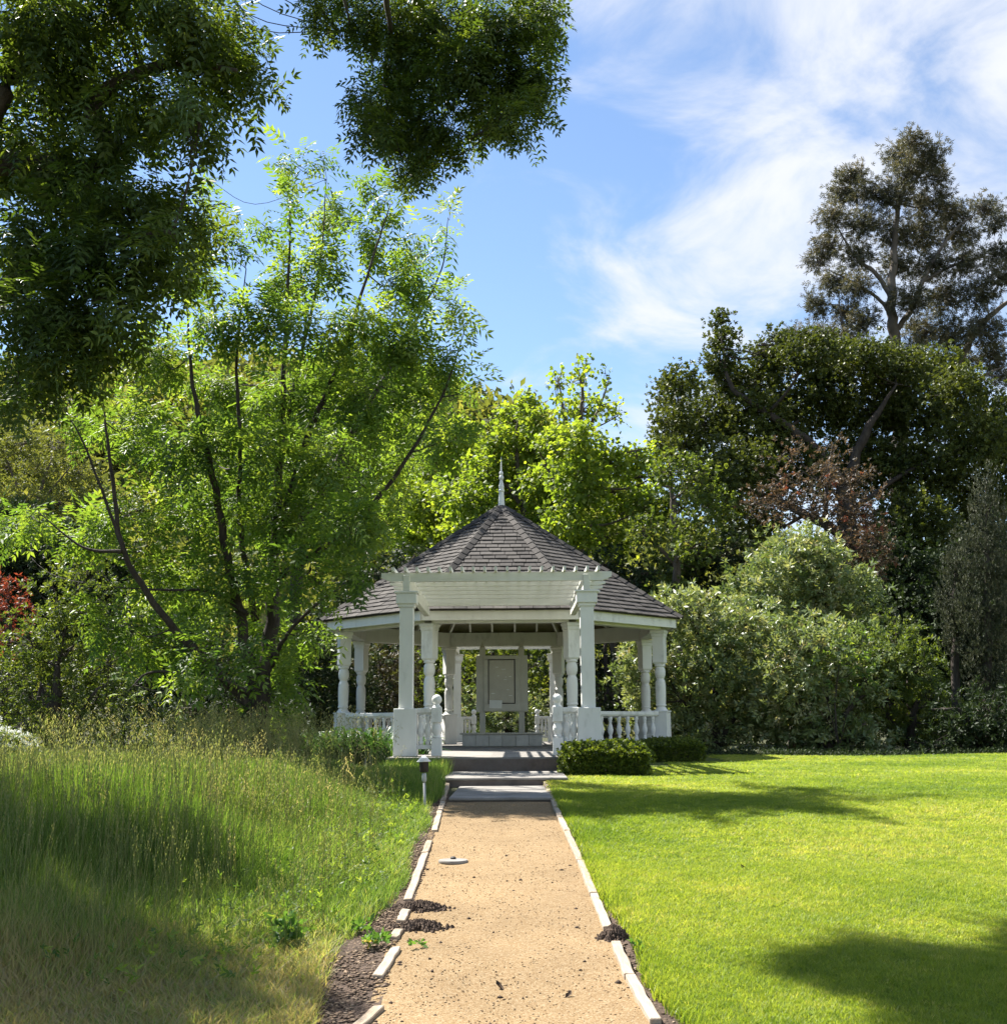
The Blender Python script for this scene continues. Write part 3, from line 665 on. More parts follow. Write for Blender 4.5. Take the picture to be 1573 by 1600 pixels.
def pergola(sgn):
    yp = 7.72 - (0.0 if sgn < 0 else 0.0); Yf = lambda q: sgn*q
    PX = 1.365
    for sx in (-1, 1):
        o = obj('pergola_post', pom, None, gaz, (sx*PX, Yf(yp), 0)); bevel(o, 0.005)
        b_ = obj('post_base', pbm, None, o); bevel(b_, 0.008)
        mb = MB(); mb.box((0, 0, 0), (0.10, yp + 0.16 - 3.78, 0.24)); 
        o = mb.build('side_beam', M['paint_old'], gaz, loc=(sx*PX, Yf((yp + 0.16 + 3.78)/2), 2.452 + 0.12)); bevel(o, 0.006)
        nx_ = sx*0.90
        o = obj('newel_post', nwm, None, gaz, (nx_, Yf(yp + 0.06), 0)); bevel(o, 0.006); obj('ball', nbm, None, o, (0, 0, 0.825))
        balustrade((min(nx_, sx*PX), Yf(yp + 0.04)), (max(nx_, sx*PX), Yf(yp + 0.04)), 2, 0.075 if sx > 0 else 0.1725, 0.1725 if sx > 0 else 0.075, 0.16)
    for i in range(7):
        y_ = yp + 0.10 - i*0.60
        half = 1.75
        mb = MB(); hz = 0.135; zb = 0.0 if i in (0, 6) else 0.070; zm = 0.06 if i in (0, 6) else 0.098
        mb.add([(-half, -0.030, zm), (half, -0.030, zm), (half, 0.030, zm), (-half, 0.030, zm), (-half, -0.030, hz), (half, -0.030, hz), (half, 0.030, hz), (-half, 0.030, hz),
                (-half + 0.14, -0.030, zb), (half - 0.14, -0.030, zb), (half - 0.14, 0.030, zb), (-half + 0.14, 0.030, zb)],
               [(4, 5, 6, 7), (8, 11, 10, 9), (0, 8, 9, 1, 5, 4), (2, 10, 11, 3, 7, 6), (0, 4, 7, 3), (1, 2, 6, 5), (0, 3, 11, 8), (1, 9, 10, 2)])
        mb.build('purlin', M['paint_old'], gaz, loc=(0, Yf(y_), 2.597))
    mb = MB(); L_ = yp + 0.30 - 3.74
    mb.box((0, 0, 0), (0.036, L_, 0.062)); rm = mb.mesh('slat'); rm.materials.append(M['paint_old'])
    for i in range(19):
        x = -1.55 + 3.10*i/18
        o = obj('slat', rm, None, gaz, (x + random.uniform(-0.008, 0.008), Yf(3.74 + L_/2 + random.uniform(-0.01, 0.01)), 2.7345 + 0.031)); o.rotation_euler = (0, 0, random.uniform(-0.003, 0.003))
pergola(-1); pergola(1)

# steps : built between the path and the gazebo floor
st = empty('entrance_steps', (GX, Y1, FLOOR), GYAW, 'concrete steps with dark risers in front of the gazebo entrance', 'steps')
zs1 = EYE - 0.7245 - FLOOR; zs2 = EYE - 0.627 - FLOOR
def step(name, x0, x1, y0, y1, zt, zb):
    mb = MB(); mb.prism([(x0, y0), (x1, y0), (x1, y1), (x0, y1)], zb, zt - 0.034); b_ = mb.build(name, M['riser'], st)
    mb = MB(); mb.prism([(x0 - 0.01, y0 - 0.018), (x1 + 0.01, y0 - 0.018), (x1 + 0.01, y1), (x0 - 0.01, y1)], zt - 0.032, zt); bevel(mb.build('tread', M['concrete'], b_), 0.008)
step('step', -0.53, 0.52, 0.0, Y2 - Y1 + 0.02, zs1, zs1 - 0.25)
step('step', -0.84, 0.79, Y2 - Y1 + 0.02, Y3 - Y1 - 0.02, zs2, zs2 - 0.3)
mb = MB(); mb.prism([(-0.96, Y3 - Y1 - 0.024), (0.97, Y3 - Y1 - 0.024), (0.97, Y3 - Y1 - 0.003), (-0.96, Y3 - Y1 - 0.003)], -0.42, -0.03); mb.build('riser', M['riser'], st)

# display board standing in the middle of the gazebo
bd = empty('display_board', (GX - 0.01, GY - 0.35, FLOOR), 0.0, 'beige display board with a faded framed panel, on a low stone plinth inside the gazebo', 'display board')
W_ = 1.76
mb = MB(); mb.box((0, 0.18, 0.125), (W_ - 0.06, 0.34, 0.25)); mb.build('plinth', M['board'], bd)
mb = MB(); mb.box((0, 0.17, 0.272), (W_ + 0.04, 0.44, 0.04)); bevel(mb.build('plinth_cap', M['board'], bd), 0.006)
for i in range(6):
    x = -W_/2 + 0.03 + (W_ - 0.06)*(i + 0.5)/6
    mb = MB(); mb.box((x, -0.006, 0.128), ((W_ - 0.06)/6 - 0.008, 0.03, 0.236)); bevel(mb.build('stone_tile', M['stone'], bd), 0.004)
for sx in (-1, 1):
    mb = MB(); mb.box((sx*0.42, 0.16, 1.18), (0.125, 0.10, 1.78)); mb.lathe([(0.085, 2.07), (0.095, 2.09), (0.06, 2.13), (0.004, 2.24)], 4, (sx*0.42, 0.16, 0), rot0=math.pi/4); bevel(mb.build('post', M['board'], bd), 0.004)
bx0, bx1, bz0, bz1 = -0.56, 0.55, 0.735, 1.93
mb = MB(); mb.box((0, 0.085, (bz0+bz1)/2), (bx1-bx0, 0.045, bz1-bz0)); mb.build('backboard', M['board'], bd)
for (xa, xb, za, zb) in ((-0.39, 0.39, 1.85, 1.925), (-0.39, 0.39, 0.75, 0.895), (-0.39, -0.30, 0.897, 1.848), (0.285, 0.39, 0.897, 1.848)):
    mb = MB(); mb.box(((xa+xb)/2, 0.045, (za+zb)/2), (xb-xa, 0.033, zb-za)); bevel(mb.build('frame_rail', M['board'], bd), 0.004)
for (xa, xb, za, zb) in ((-0.298, 0.283, 1.828, 1.846), (-0.298, 0.283, 0.899, 0.917), (-0.298, -0.280, 0.918, 1.827), (0.265, 0.283, 0.918, 1.827)):
    mb = MB(); mb.box(((xa+xb)/2, 0.052, (za+zb)/2), (xb-xa, 0.014, zb-za)); mb.build('dark_trim', M['dark'], bd)
mb = MB(); mb.box((-0.008, 0.058, 1.372), (0.54, 0.006, 0.905)); pan = mb.build('panel', M['panel'], bd)
mb = MB()
for i in range(9):
    x, z = random.uniform(-0.20, 0.18), random.uniform(1.0, 1.72); mb.box((x, 0.053, z), (random.uniform(0.03, 0.09), 0.002, random.uniform(0.006, 0.014)))
tag(mb.build('faded_print', M['paper'], pan), kind='stuff')
mb = MB(); mb.box((-0.165, 0.022, 0.885), (0.27, 0.006, 0.17)); o = mb.build('paper_sheet', M['paper'], bd); o.rotation_euler = (0, 0.03, 0)

# path lamp
c = G(664, 1266); lz = P(660, 1180, c[1])[2] - c[2]
e = empty('path_lamp', c, 0.0, 'small mushroom topped garden lamp on a thin grey stake beside the steps', 'garden lamp')
e.rotation_euler = (0, -0.03, 0)
mb = MB(); mb.lathe([(0.013, -0.1), (0.012, lz*0.52)], 10); mb.build('stake', M['metal'], e, True)
mb = MB(); mb.lathe([(0.014, lz*0.50), (0.024, lz*0.54), (0.022, lz*0.66), (0.016, lz*0.68)], 12); mb.build('holder', M['metal'], e, True)
mb = MB(); mb.lathe([(0.038, lz*0.69), (0.044, lz*0.72), (0.046, lz*0.87), (0.042, lz*0.885)], 16); mb.build('lantern', M['bark_dark'], e, True)
mb = MB(); mb.lathe([(0.070, lz*0.88), (0.071, lz*0.89), (0.044, lz*0.935), (0.045, lz*0.945), (0.036, lz*0.955), (0.006, lz*1.0)], 20); mb.build('lamp_cap', M['paint'], e, True)

# ------------------------------------------------------------------ foliage machinery
def t_simple():      # folded pointed leaf, length 1
    v = np.array([(0, 0, 0), (0.42, 0.22, 0.07), (1.0, 0, -0.06), (0.42, -0.22, 0.07)])
    return v, np.array([(0, 1, 2), (0, 2, 3)])
def t_slim():
    v = np.array([(0, 0, 0), (0.45, 0.10, 0.03), (1.0, 0, -0.10), (0.45, -0.10, 0.03)])
    return v, np.array([(0, 1, 2), (0, 2, 3)])
def t_lobed():       # maple-like outline
    v = np.array([(0, 0, 0), (0.10, 0.42, 0.05), (0.48, 0.24, 0.03), (0.55, 0.46, -0.02), (1.0, 0, -0.08), (0.55, -0.46, -0.02), (0.48, -0.24, 0.03), (0.10, -0.42, 0.05)])
    return v, np.array([(0, 2, 1), (0, 4, 2), (2, 4, 3), (0, 6, 4), (6, 5, 4), (0, 7, 6)])
def t_pinnate(n=5, droop=0.35, lw=0.055, ll=0.30):
    v, f = [], []
    def leaflet(p, d, nrm, l, wd):
        d = np.array(d); d /= np.linalg.norm(d); s = np.cross(nrm, d); s /= np.linalg.norm(s)
        i = len(v)
        v.extend([p, p + d*l*0.42 + s*wd + nrm*0.012, p + d*l + nrm*(-0.03), p + d*l*0.42 - s*wd + nrm*0.012]); f.extend([(i, i+1, i+2), (i, i+2, i+3)])
    up = np.array((0, 0, 1.0))
    for k in range(n):
        t = 0.20 + 0.72*k/(n-1); p = np.array((t, 0, -droop*t*t)); l = ll*(0.75 + 0.5*math.sin(math.pi*(0.15 + 0.7*t)))
        for s in (-1, 1): leaflet(p, (0.55, s*0.84, -0.22), up, l, lw*(0.8 + 0.4*t))
    leaflet(np.array((0.94, 0, -droop*0.9)), (0.9, 0, -0.45), up, ll, lw)
    i = len(v); v.extend([np.array((0, 0.006, 0)), np.array((0, -0.006, 0)), np.array((0.95, 0, -droop*0.9))]); f.append((i, i+1, i+2))
    return np.array(v), np.array(f)
def t_spray(n=7, l=0.42, wd=0.10, seed=1, spread_=0.9):   # small bunch of leaves on one twig tip
    r = np.random.default_rng(seed); v, f = [], []
    for k in range(n):
        t = 0.1 + 0.75*k/n; a = k*2.4; d = np.array((0.75, math.cos(a)*spread_, math.sin(a)*spread_*0.8)); d /= np.linalg.norm(d)
        s = np.cross(d, r.normal(size=3)); s /= np.linalg.norm(s); p = np.array((t*0.7, 0, 0)); ll = l*(0.7 + 0.6*r.random()); i = len(v)
        v.extend([p, p + d*ll*0.45 + s*wd, p + d*ll, p + d*ll*0.45 - s*wd]); f.extend([(i, i+1, i+2), (i, i+2, i+3)])
    return np.array(v), np.array(f)
T_SIMPLE, T_SLIM, T_LOBED, T_PIN, T_PIN7 = t_simple(), t_slim(), t_lobed(), t_pinnate(4), t_pinnate(6)
T_SPRAY = t_spray(7); T_SPRAY_W = t_spray(6, 0.5, 0.17, 3); T_NEEDLE = t_spray(9, 0.5, 0.05, 5, 0.45); T_GUM = t_spray(8, 0.55, 0.06, 6, 0.7)
T_ROSETTE = t_spray(8, 0.55, 0.10, 8, 1.5)

def place(tpl, pos, axis, size, rnd, upn=0.5, up=(0, 0, 1)):
    V, F = tpl; n = len(pos)
    a = axis/(np.linalg.norm(axis, axis=1, keepdims=True) + 1e-9)
    ref = np.array(up)[None] + upn*RNG.normal(size=(n, 3))
    b = np.cross(ref, a); b /= (np.linalg.norm(b, axis=1, keepdims=True) + 1e-9)
    c = np.cross(a, b)
    s = size[:, None, None]
    v = pos[:, None, :] + s*(V[None, :, 0:1]*a[:, None, :] + V[None, :, 1:2]*b[:, None, :] + V[None, :, 2:3]*c[:, None, :])
    f = F[None] + (np.arange(n)*len(V))[:, None, None]
    return v.reshape(-1, 3), f.reshape(-1, 3), np.repeat(rnd, len(F))

def clump_leaves(c, rad, n, leaf, droop=0.25, shell=0.45, per=5, tuft=0.9, rbase=0.0, rspan=0.6):
    """Leaf positions inside an ellipsoid, gathered on twig tips."""
    ns = max(1, int(n/per))
    d = RNG.normal(size=(ns, 3)); d /= np.linalg.norm(d, axis=1, keepdims=True)
    q = shell + (1-shell)*RNG.random(ns)**0.6
    q *= 1 + 0.16*RNG.normal(size=ns)
    tip = d*q[:, None]*np.array(rad)[None]
    pos = np.repeat(tip, per, 0) + RNG.normal(size=(ns*per, 3))*leaf*tuft
    ax = np.repeat(d, per, 0)*0.8 + RNG.normal(size=(ns*per, 3))*0.65 + np.array((0, 0, -droop))
    rr = np.clip(rbase + rspan*np.repeat(RNG.random(ns), per) + (1-rspan)*RNG.random(ns*per), 0, 1)
    return np.array(c)[None] + pos, ax, leaf*(0.65 + 0.7*RNG.random(ns*per)), rr, np.array(c)[None] + tip

def cone_twigs(A, B, r0, r1):
    """Thin three sided twigs from A to B, all in one go."""
    n = len(A); T = B - A; T /= (np.linalg.norm(T, axis=1, keepdims=True) + 1e-9)
    a = np.cross(T, np.array((0.3, 0.5, 0.81))); a /= (np.linalg.norm(a, axis=1, keepdims=True) + 1e-9); b = np.cross(T, a)
    mid = (A + B)/2 + RNG.normal(size=(n, 3))*np.linalg.norm(B - A, axis=1, keepdims=True)*0.07
    rings = []
    for p, r in ((A, r0), (mid, (np.asarray(r0)+r1)/2), (B, r1)):
        r = np.broadcast_to(np.asarray(r, float).reshape(-1, 1), (n, 1))
        for k in range(3):
            t = 2.0944*k; rings.append(p + r*(math.cos(t)*a + math.sin(t)*b))
    v = np.stack(rings, 1)
    q = []
    for j in range(2):
        for k in range(3): q.append((j*3+k, j*3+(k+1) % 3, j*3+3+(k+1) % 3, j*3+3+k))
    f = np.array(q)[None] + (np.arange(n)*9)[:, None, None]
    return v.reshape(-1, 3), f.reshape(-1, 4)

TREES = []
def tree(name, label, cat, base, stems, clumps, leaf_mat_, bark, leaf, tpl, dens, group=None, droop=0.25, shell=0.45, per=5, twig=0.012, limb=0.035,
         twigs=True, tuft=0.9, upn=0.5, link_limbs=True, rspan=0.6, stem_name='trunk', min_n=12):
    """stems: list of (points, radii). clumps: list of (centre, radii[, density factor])."""
    base = np.array(base, float)
    root = empty(name, base, 0, label, cat, group)
    mb = MB(); nodes = []
    for pts, rad in stems:
        p = catmull(np.asarray(pts, float), 7)
        r = np.interp(np.linspace(0, 1, len(p)), np.linspace(0, 1, len(rad)), rad)
        k = np.arange(len(p))
        p = p + np.stack([np.sin(k*1.7 + p[0, 0]*3), np.cos(k*1.3 + p[0, 1]), 0*k], 1)*r[:, None]*0.25
        mb.tube(p - base, r, 10 if r[0] > 0.06 else 7)
        nodes.append((p, r))
    NP = np.vstack([n_[0] for n_ in nodes]) if nodes else None
    NR = np.concatenate([n_[1] for n_ in nodes]) if nodes else None
    lv, lf, lr, tv, tf = [], [], [], [], []; lo = 0; to = 0
    for cl_ in clumps:
        c, rad = np.array(cl_[0]), np.array(cl_[1]); fac = cl_[2] if len(cl_) > 2 else 1.0
        area = 4*math.pi*((rad[0]*rad[1])**1.6 + (rad[0]*rad[2])**1.6 + (rad[1]*rad[2])**1.6)**(1/1.6)/3**(1/1.6)
        n = int(max(min_n, dens*area*fac))
        pos, ax, size, rr, tips = clump_leaves(c, rad, n, leaf, droop, shell, per, tuft, RNG.uniform(-0.12, 0.12), rspan)
        v, f, r_ = place(tpl, pos, ax, size, rr, upn)
        lv.append(v); lf.append(f + lo); lr.append(r_); lo += len(v)
        if nodes and link_limbs:
            dd = NP - c; cost = np.linalg.norm(dd, axis=1) + np.maximum(dd[:, 2] + 0.3*rad[2], 0)*1.5
            i = int(np.argmin(cost)); s0 = NP[i]; ln = np.linalg.norm(c - s0)
            if ln > 0.15:
                r0 = min(limb*(0.5 + 0.25*ln), NR[i]*0.75)
                m_ = (s0 + c)/2 + np.array((0, 0, -0.10*ln)) + RNG.normal(size=3)*0.06*ln
                pp = catmull([s0, m_, c], 5)
                mb.tube(pp - base, np.linspace(r0, max(r0*0.35, 0.004), len(pp)), 6)
            if twigs:
                k = min(len(tips), 26); tt = tips[:k]
                A = s0 + (c - s0)*RNG.uniform(0.55, 1.0, size=(k, 1)) if ln > 0.15 else np.repeat(c[None], k, 0)
                v, f = cone_twigs(A, tt, twig, twig*0.35); tv.append(v); tf.append(f + to); to += len(v)
    if mb.n:
        mb.build(stem_name, bark, root, True)
    if tv:
        me = np_mesh('twigs', np.vstack(tv) - base, [np.vstack(tf)]); tag(obj('twigs', me, bark, root), kind='stuff')
    me = np_mesh('crown', np.vstack(lv) - base, [np.vstack(lf)], np.concatenate(lr))
    obj('crown', me, leaf_mat_, root)
    TREES.append((name, sum(len(x) for x in lf)))
    return root
def cl(u, v, ru, rv, d, dd=0.0, depth=None, fac=1.0):
    d2 = d + dd; s = px(d2)
    return (P(u, v, d2), (ru*s, (depth if depth else 0.5*(ru + rv)*s), rv*s), fac)
def st_(pts, d, rad, dds=None):
    """Stem from photo pixels; rad in metres."""
    o = []
    for i, (u, v) in enumerate(pts):
        o.append(P(u, v, d + (dds[i] if dds else 0)))
    return (o, rad)
def jit(a): return RNG.uniform(-a, a)
def ground_at(u, d):
    p = P(u, 1160, d); p[2] = float(gz(p[0], p[1])); return p

# ---- overhanging tree, upper left (trunk outside the frame)
D0 = 5.9; DH = 8.8
ob = np.array((-6.6, 8.6, float(gz(-6.6, 8.6))))
ov = [(60, 40, 120, 90), (190, 20, 120, 80), (310, 30, 90, 70), (380, 60, 45, 55), (405, 125, 52, 42), (335, 120, 75, 60), (130, 140, 110, 80), (255, 165, 95, 50), (190, 205, 60, 40), (40, 230, 80, 80), (330, 190, 70, 24),
      (110, 280, 90, 80), (190, 320, 80, 60), (270, 345, 70, 55), (322, 352, 42, 35), (60, 380, 80, 80), (150, 410, 95, 70), (235, 425, 65, 60), (295, 395, 45, 45), (50, 490, 80, 70), (140, 500, 80, 60), (200, 490, 50, 50), (60, 575, 70, 55), (120, 560, 55, 50), (30, 625, 50, 28)]
hang = [(500, 15, 30, 40), (560, 30, 50, 50), (620, 40, 60, 65), (700, 30, 75, 60), (780, 40, 70, 60), (845, 35, 38, 60), (640, 110, 65, 55), (715, 110, 75, 60), (790, 120, 60, 60), (835, 130, 30, 55), (800, 185, 48, 38), (750, 185, 40, 30), (615, 180, 50, 45), (585, 205, 35, 30),
        (665, 190, 52, 45), (700, 215, 34, 26), (640, 235, 38, 30), (648, 268, 20, 20), (575, 165, 36, 26)]
offs = []
for i in range(26):     # the rest of the crown, above and to the left of the frame
    offs.append((RNG.uniform(-420, 120), RNG.uniform(-380, 380), RNG.uniform(100, 150), RNG.uniform(70, 110)))
for i in range(16):
    offs.append((RNG.uniform(150, 820), RNG.uniform(-430, -110), RNG.uniform(90, 140), RNG.uniform(70, 100)))
def w3(*a): return np.array(a, float)
oc = [cl(u - (14 if u > 250 else 0), v - 12, max(a - 34, 14), max(b - 34, 10), D0, jit(0.35), depth=0.30, fac=1.9) for (u, v, a, b) in ov] + [cl(u, v - 4, max(a - 15, 11), max(b - 15, 11), DH, jit(0.3), depth=0.28, fac=1.7) for (u, v, a, b) in hang]
# unseen crown clumps left of and above the frame, placed to shade the long grass
_poly = [(-700, 1260), (-20, 1232), (110, 1248), (270, 1312), (330, 1392), (400, 1480), (470, 1580), (500, 1700), (-900, 1700)]
def in_poly(u, v, poly=None):
    poly = poly or _poly; c = False; k = len(poly) - 1
    for q_ in range(len(poly)):
        (x1, y1), (x2, y2) = poly[q_], poly[k]; k = q_
        if (y1 > v) != (y2 > v) and u < (x2 - x1)*(v - y1)/(y2 - y1) + x1: c = not c
    return c
n_ = 0
while n_ < 46:
    u, v = RNG.uniform(-900, 480), RNG.uniform(1240, 1700)
    if not (in_poly(u + 45, v) and in_poly(u, v - 25)): continue
    g_ = G(u, v); hh = RNG.uniform(4.6, 7.2); q_ = hh/math.tan(SUN_EL)
    c_ = g_ + np.array((math.sin(SUN_AZ)*q_, math.cos(SUN_AZ)*q_, hh))
    if c_[0] > -0.4431*c_[1] - 0.75: continue
    oc.append((c_, (0.62, 0.62, 0.42), 0.55)); n_ += 1
_poly2 = [(1370, 1498), (1500, 1495), (1850, 1510), (1850, 1640), (1560, 1640), (1440, 1560)]  # more unseen clumps above the frame, added to shade the lawn corner
n_ = 0
while n_ < 9:
    u, v = RNG.uniform(1360, 1830), RNG.uniform(1490, 1630)
    if not in_poly(u, v, _poly2): continue
    g_ = G(u, v); hh = RNG.uniform(8.6, 9.6); q_ = hh/math.tan(SUN_EL)
    oc.append((g_ + np.array((math.sin(SUN_AZ)*q_, math.cos(SUN_AZ)*q_, hh)), (0.45, 0.4, 0.3), 0.9)); n_ += 1
A_ = w3(-5.6, 8.3, 3.9)
ostems = [([ob, w3(-6.3, 8.5, 2.0), A_], [0.26, 0.21, 0.17]),
          ([A_, P(-60, 250, D0 + .2), P(30, 60, D0 + .1), P(60, -120, D0)], [0.11, 0.08, 0.055, 0.035]),
          ([A_, P(-40, 480, D0 + .2), P(70, 420, D0 + .1), P(180, 380, D0), P(270, 360, D0 - .1)], [0.10, 0.07, 0.05, 0.035, 0.015]),
          ([P(-60, 250, D0 + .2), P(160, 260, D0 + .2), P(150, 160, D0 + .1), P(260, 100, D0), P(370, 110, D0 - .1)], [0.085, 0.06, 0.045, 0.03, 0.011]),
          ([P(60, -120, D0), P(300, -230, D0), P(560, -170, D0 - .5), P(650, 0, DH), P(700, 70, DH), P(760, 130, DH)], [0.065, 0.058, 0.046, 0.032, 0.025, 0.01]),
          ([P(590, -120, D0 - .6), P(610, 60, DH), P(600, 130, DH), P(622, 230, DH), P(645, 265, DH)], [0.03, 0.018, 0.012, 0.007, 0.004]),
          ([P(520, -60, D0 - .6), P(545, 40, DH), P(508, 55, DH), P(505, 90, DH)], [0.014, 0.007, 0.0045, 0.002]),
          ([P(580, 85, DH), P(583, 110, DH), P(578, 140, DH), P(600, 152, DH)], [0.006, 0.005, 0.004, 0.002])]
tree('overhanging_tree', 'near tree with dark pinnate leaves hanging into the top left of the view', 'tree', ob, ostems, oc, M['leaf_over'], M['bark_dark'], 0.155, T_PIN, 300, droop=0.55, shell=0.15, per=7, twig=0.0035, limb=0.013, tuft=0.42, upn=0.35)

# ---- many-stemmed tree left of the gazebo
D1 = 15.2
b1 = ground_at(405, D1)
ms = [([b1, P(410, 1080, D1), P(425, 970, D1), P(430, 850, D1), P(437, 720, D1), P(445, 560, D1), P(455, 330, D1)], [0.1329, 0.1052, 0.09415, 0.07199, 0.05538, 0.03323, 0.01108]),
      st_([(405, 1120), (375, 960), (355, 870), (338, 770), (318, 680), (300, 590), (292, 470)], D1, [0.08307, 0.06646, 0.05538, 0.04707, 0.03877, 0.02492, 0.008307], [0, -0.213, -0.426, -0.639, -0.781, -0.852, -0.852]),
      st_([(400, 970), (383, 880), (374, 790), (376, 690), (370, 560), (385, 420)], D1, [0.04984, 0.04154, 0.03323, 0.02769, 0.01938, 0.006646], [0, -0.213, -0.355, -0.568, -0.71, -0.71]),
      st_([(432, 860), (462, 740), (490, 660), (525, 580), (552, 500), (590, 380), (610, 320)], D1, [0.05538, 0.04707, 0.04154, 0.03323, 0.02492, 0.01384, 0.005538], [0, -0.142, -0.284, -0.426, -0.568, -0.639, -0.71]),
      st_([(445, 840), (500, 770), (548, 680), (600, 590), (650, 500), (690, 420), (700, 340)], D1, [0.05538, 0.0443, 0.03877, 0.03046, 0.02215, 0.01108, 0.00443], [0, 0.213, 0.355, 0.426, 0.497, 0.568, 0.568]),
      st_([(440, 900), (540, 830), (620, 740), (690, 620), (725, 520)], D1, [0.04984, 0.03877, 0.02769, 0.01661, 0.005538], [0, -0.426, -0.639, -0.852, -0.923]),
      st_([(398, 1110), (330, 1040), (262, 970), (195, 865), (178, 760), (165, 660), (160, 600)], D1, [0.08307, 0.06092, 0.04707, 0.03323, 0.02492, 0.01384, 0.005538], [0, -0.355, -0.71, -0.994, -1.136, -1.207, -1.207]),
      st_([(195, 865), (172, 800), (130, 690), (100, 640)], D1 - 1.4, [0.02769, 0.01938, 0.01218, 0.00443]),
      st_([(192, 862), (130, 855), (60, 800)], D1 - 1.4, [0.02492, 0.01661, 0.005538]),
      st_([(388, 960), (330, 925), (260, 922), (180, 918)], D1 - .4, [0.03323, 0.02492, 0.01661, 0.005538]),
      st_([(440, 700), (470, 560), (500, 420), (510, 280)], D1, [0.03877, 0.02769, 0.01661, 0.005538], [0, 0.284, 0.426, 0.497]),
      st_([(425, 1040), (450, 990), (500, 940), (560, 900)], D1, [0.0443, 0.02769, 0.01661, 0.005538], [0, -0.355, -0.639, -0.852]),
      st_([(400, 1090), (340, 1060), (240, 1050), (200, 1080)], D1, [0.03877, 0.02769, 0.01661, 0.005538], [0, -0.568, -0.994, -1.278])]
mc = [(455, 262, 20, 42), (452, 335, 26, 46), (507, 268, 26, 38), (520, 330, 36, 44), (562, 285, 32, 34), (610, 318, 34, 34), (585, 372, 48, 44), (702, 330, 27, 22), (690, 362, 22, 30), (700, 392, 26, 30), (655, 405, 48, 38), (622, 445, 52, 46), (702, 470, 48, 34), (733, 500, 26, 30),
      (500, 415, 48, 52), (440, 425, 40, 52), (375, 400, 28, 46), (322, 285, 17, 24), (330, 345, 30, 38), (400, 350, 18, 40), (300, 430, 50, 56), (340, 500, 56, 48), (425, 510, 60, 52), (530, 500, 66, 52), (625, 530, 66, 50), (695, 560, 38, 32), (742, 602, 20, 16), (720, 620, 26, 22),
      (250, 560, 58, 48), (340, 600, 66, 52), (455, 610, 66, 52), (565, 615, 70, 50), (655, 635, 54, 50), (120, 655, 42, 40), (195, 670, 58, 50), (295, 700, 64, 52), (415, 705, 66, 52), (530, 715, 66, 52), (630, 730, 56, 50), (690, 690, 40, 40), (610, 800, 46, 40),
      (48, 805, 46, 28), (120, 825, 52, 32), (225, 800, 66, 46), (335, 810, 66, 50), (455, 810, 66, 50), (550, 820, 58, 50), (548, 880, 36, 32), (490, 905, 56, 46), (370, 900, 76, 46), (250, 905, 66, 46), (130, 960, 42, 30), (200, 975, 50, 32), (265, 1010, 66, 40), (345, 1030, 60, 40),
      (440, 1000, 60, 50), (478, 985, 36, 34), (215, 1070, 34, 24), (290, 1060, 40, 24), (440, 1065, 46, 36), (415, 1105, 34, 26), (520, 985, 22, 22)]
mcl = []
for (u, v, a, b) in mc:
    dd = jit(1.3) - (0.5 if v > 780 else 0)
    k_ = 19 if v < 560 else 13
    mcl.append(cl(u, v - (8 if v < 420 else 0), max(a - k_, 8), max(b - k_, 8), D1, dd, fac=1.2 if v > 560 else 1.9))
for (u, v, a, b) in [m_ for m_ in mc if 420 < m_[1] < 960]:
    if v > 650 and RNG.random() < 0.5: mcl.append(cl(u + jit(40), v + jit(35), a*0.9, b*0.9, D1, RNG.uniform(1.0, 3.0), fac=0.8 if v > 640 else 0.35))
tree('multi_stemmed_tree', 'large airy many-stemmed tree with fresh green pinnate leaves left of the gazebo', 'tree', b1, ms, mcl, M['leaf_multi'], M['bark_dark'], 0.29, T_PIN, 84, droop=0.35, shell=0.2, per=12, twig=0.005, limb=0.016, tuft=0.36, upn=0.40)

D1b = 27.5
bb = ground_at(455, D1b)
tree('airy_tree', 'second airy green tree standing behind the many-stemmed tree, left of the roof', 'tree', bb,
     [([bb, P(455, 1000, D1b), P(470, 850, D1b), P(480, 700, D1b), P(490, 560, D1b)], [0.2, 0.17, 0.14, 0.10, 0.04]), st_([(468, 860), (420, 760), (380, 680)], D1b, [0.10, 0.07, 0.02]), st_([(472, 820), (530, 730), (575, 640)], D1b, [0.10, 0.07, 0.02])],
     [cl(u, v, a, b_, D1b, jit(1.6)) for u, v, a, b_ in [(560, 540, 26, 24), (605, 570, 34, 30), (520, 580, 32, 30), (645, 555, 24, 22), (650, 600, 28, 26), (560, 620, 38, 34), (480, 620, 40, 34), (690, 610, 26, 24), (610, 640, 34, 30), (390, 650, 38, 34), (600, 690, 36, 34), (530, 690, 40, 36), (450, 700, 40, 36), (370, 730, 38, 34), (560, 760, 38, 34), (480, 780, 40, 34), (400, 800, 38, 34), (600, 770, 30, 28), (330, 780, 36, 34), (540, 830, 36, 30)]],
     M['leaf_multi'], M['bark_dark'], 0.34, T_PIN, 100, droop=0.35, shell=0.25, per=8, twig=0.009, limb=0.035, tuft=0.45, upn=0.4)
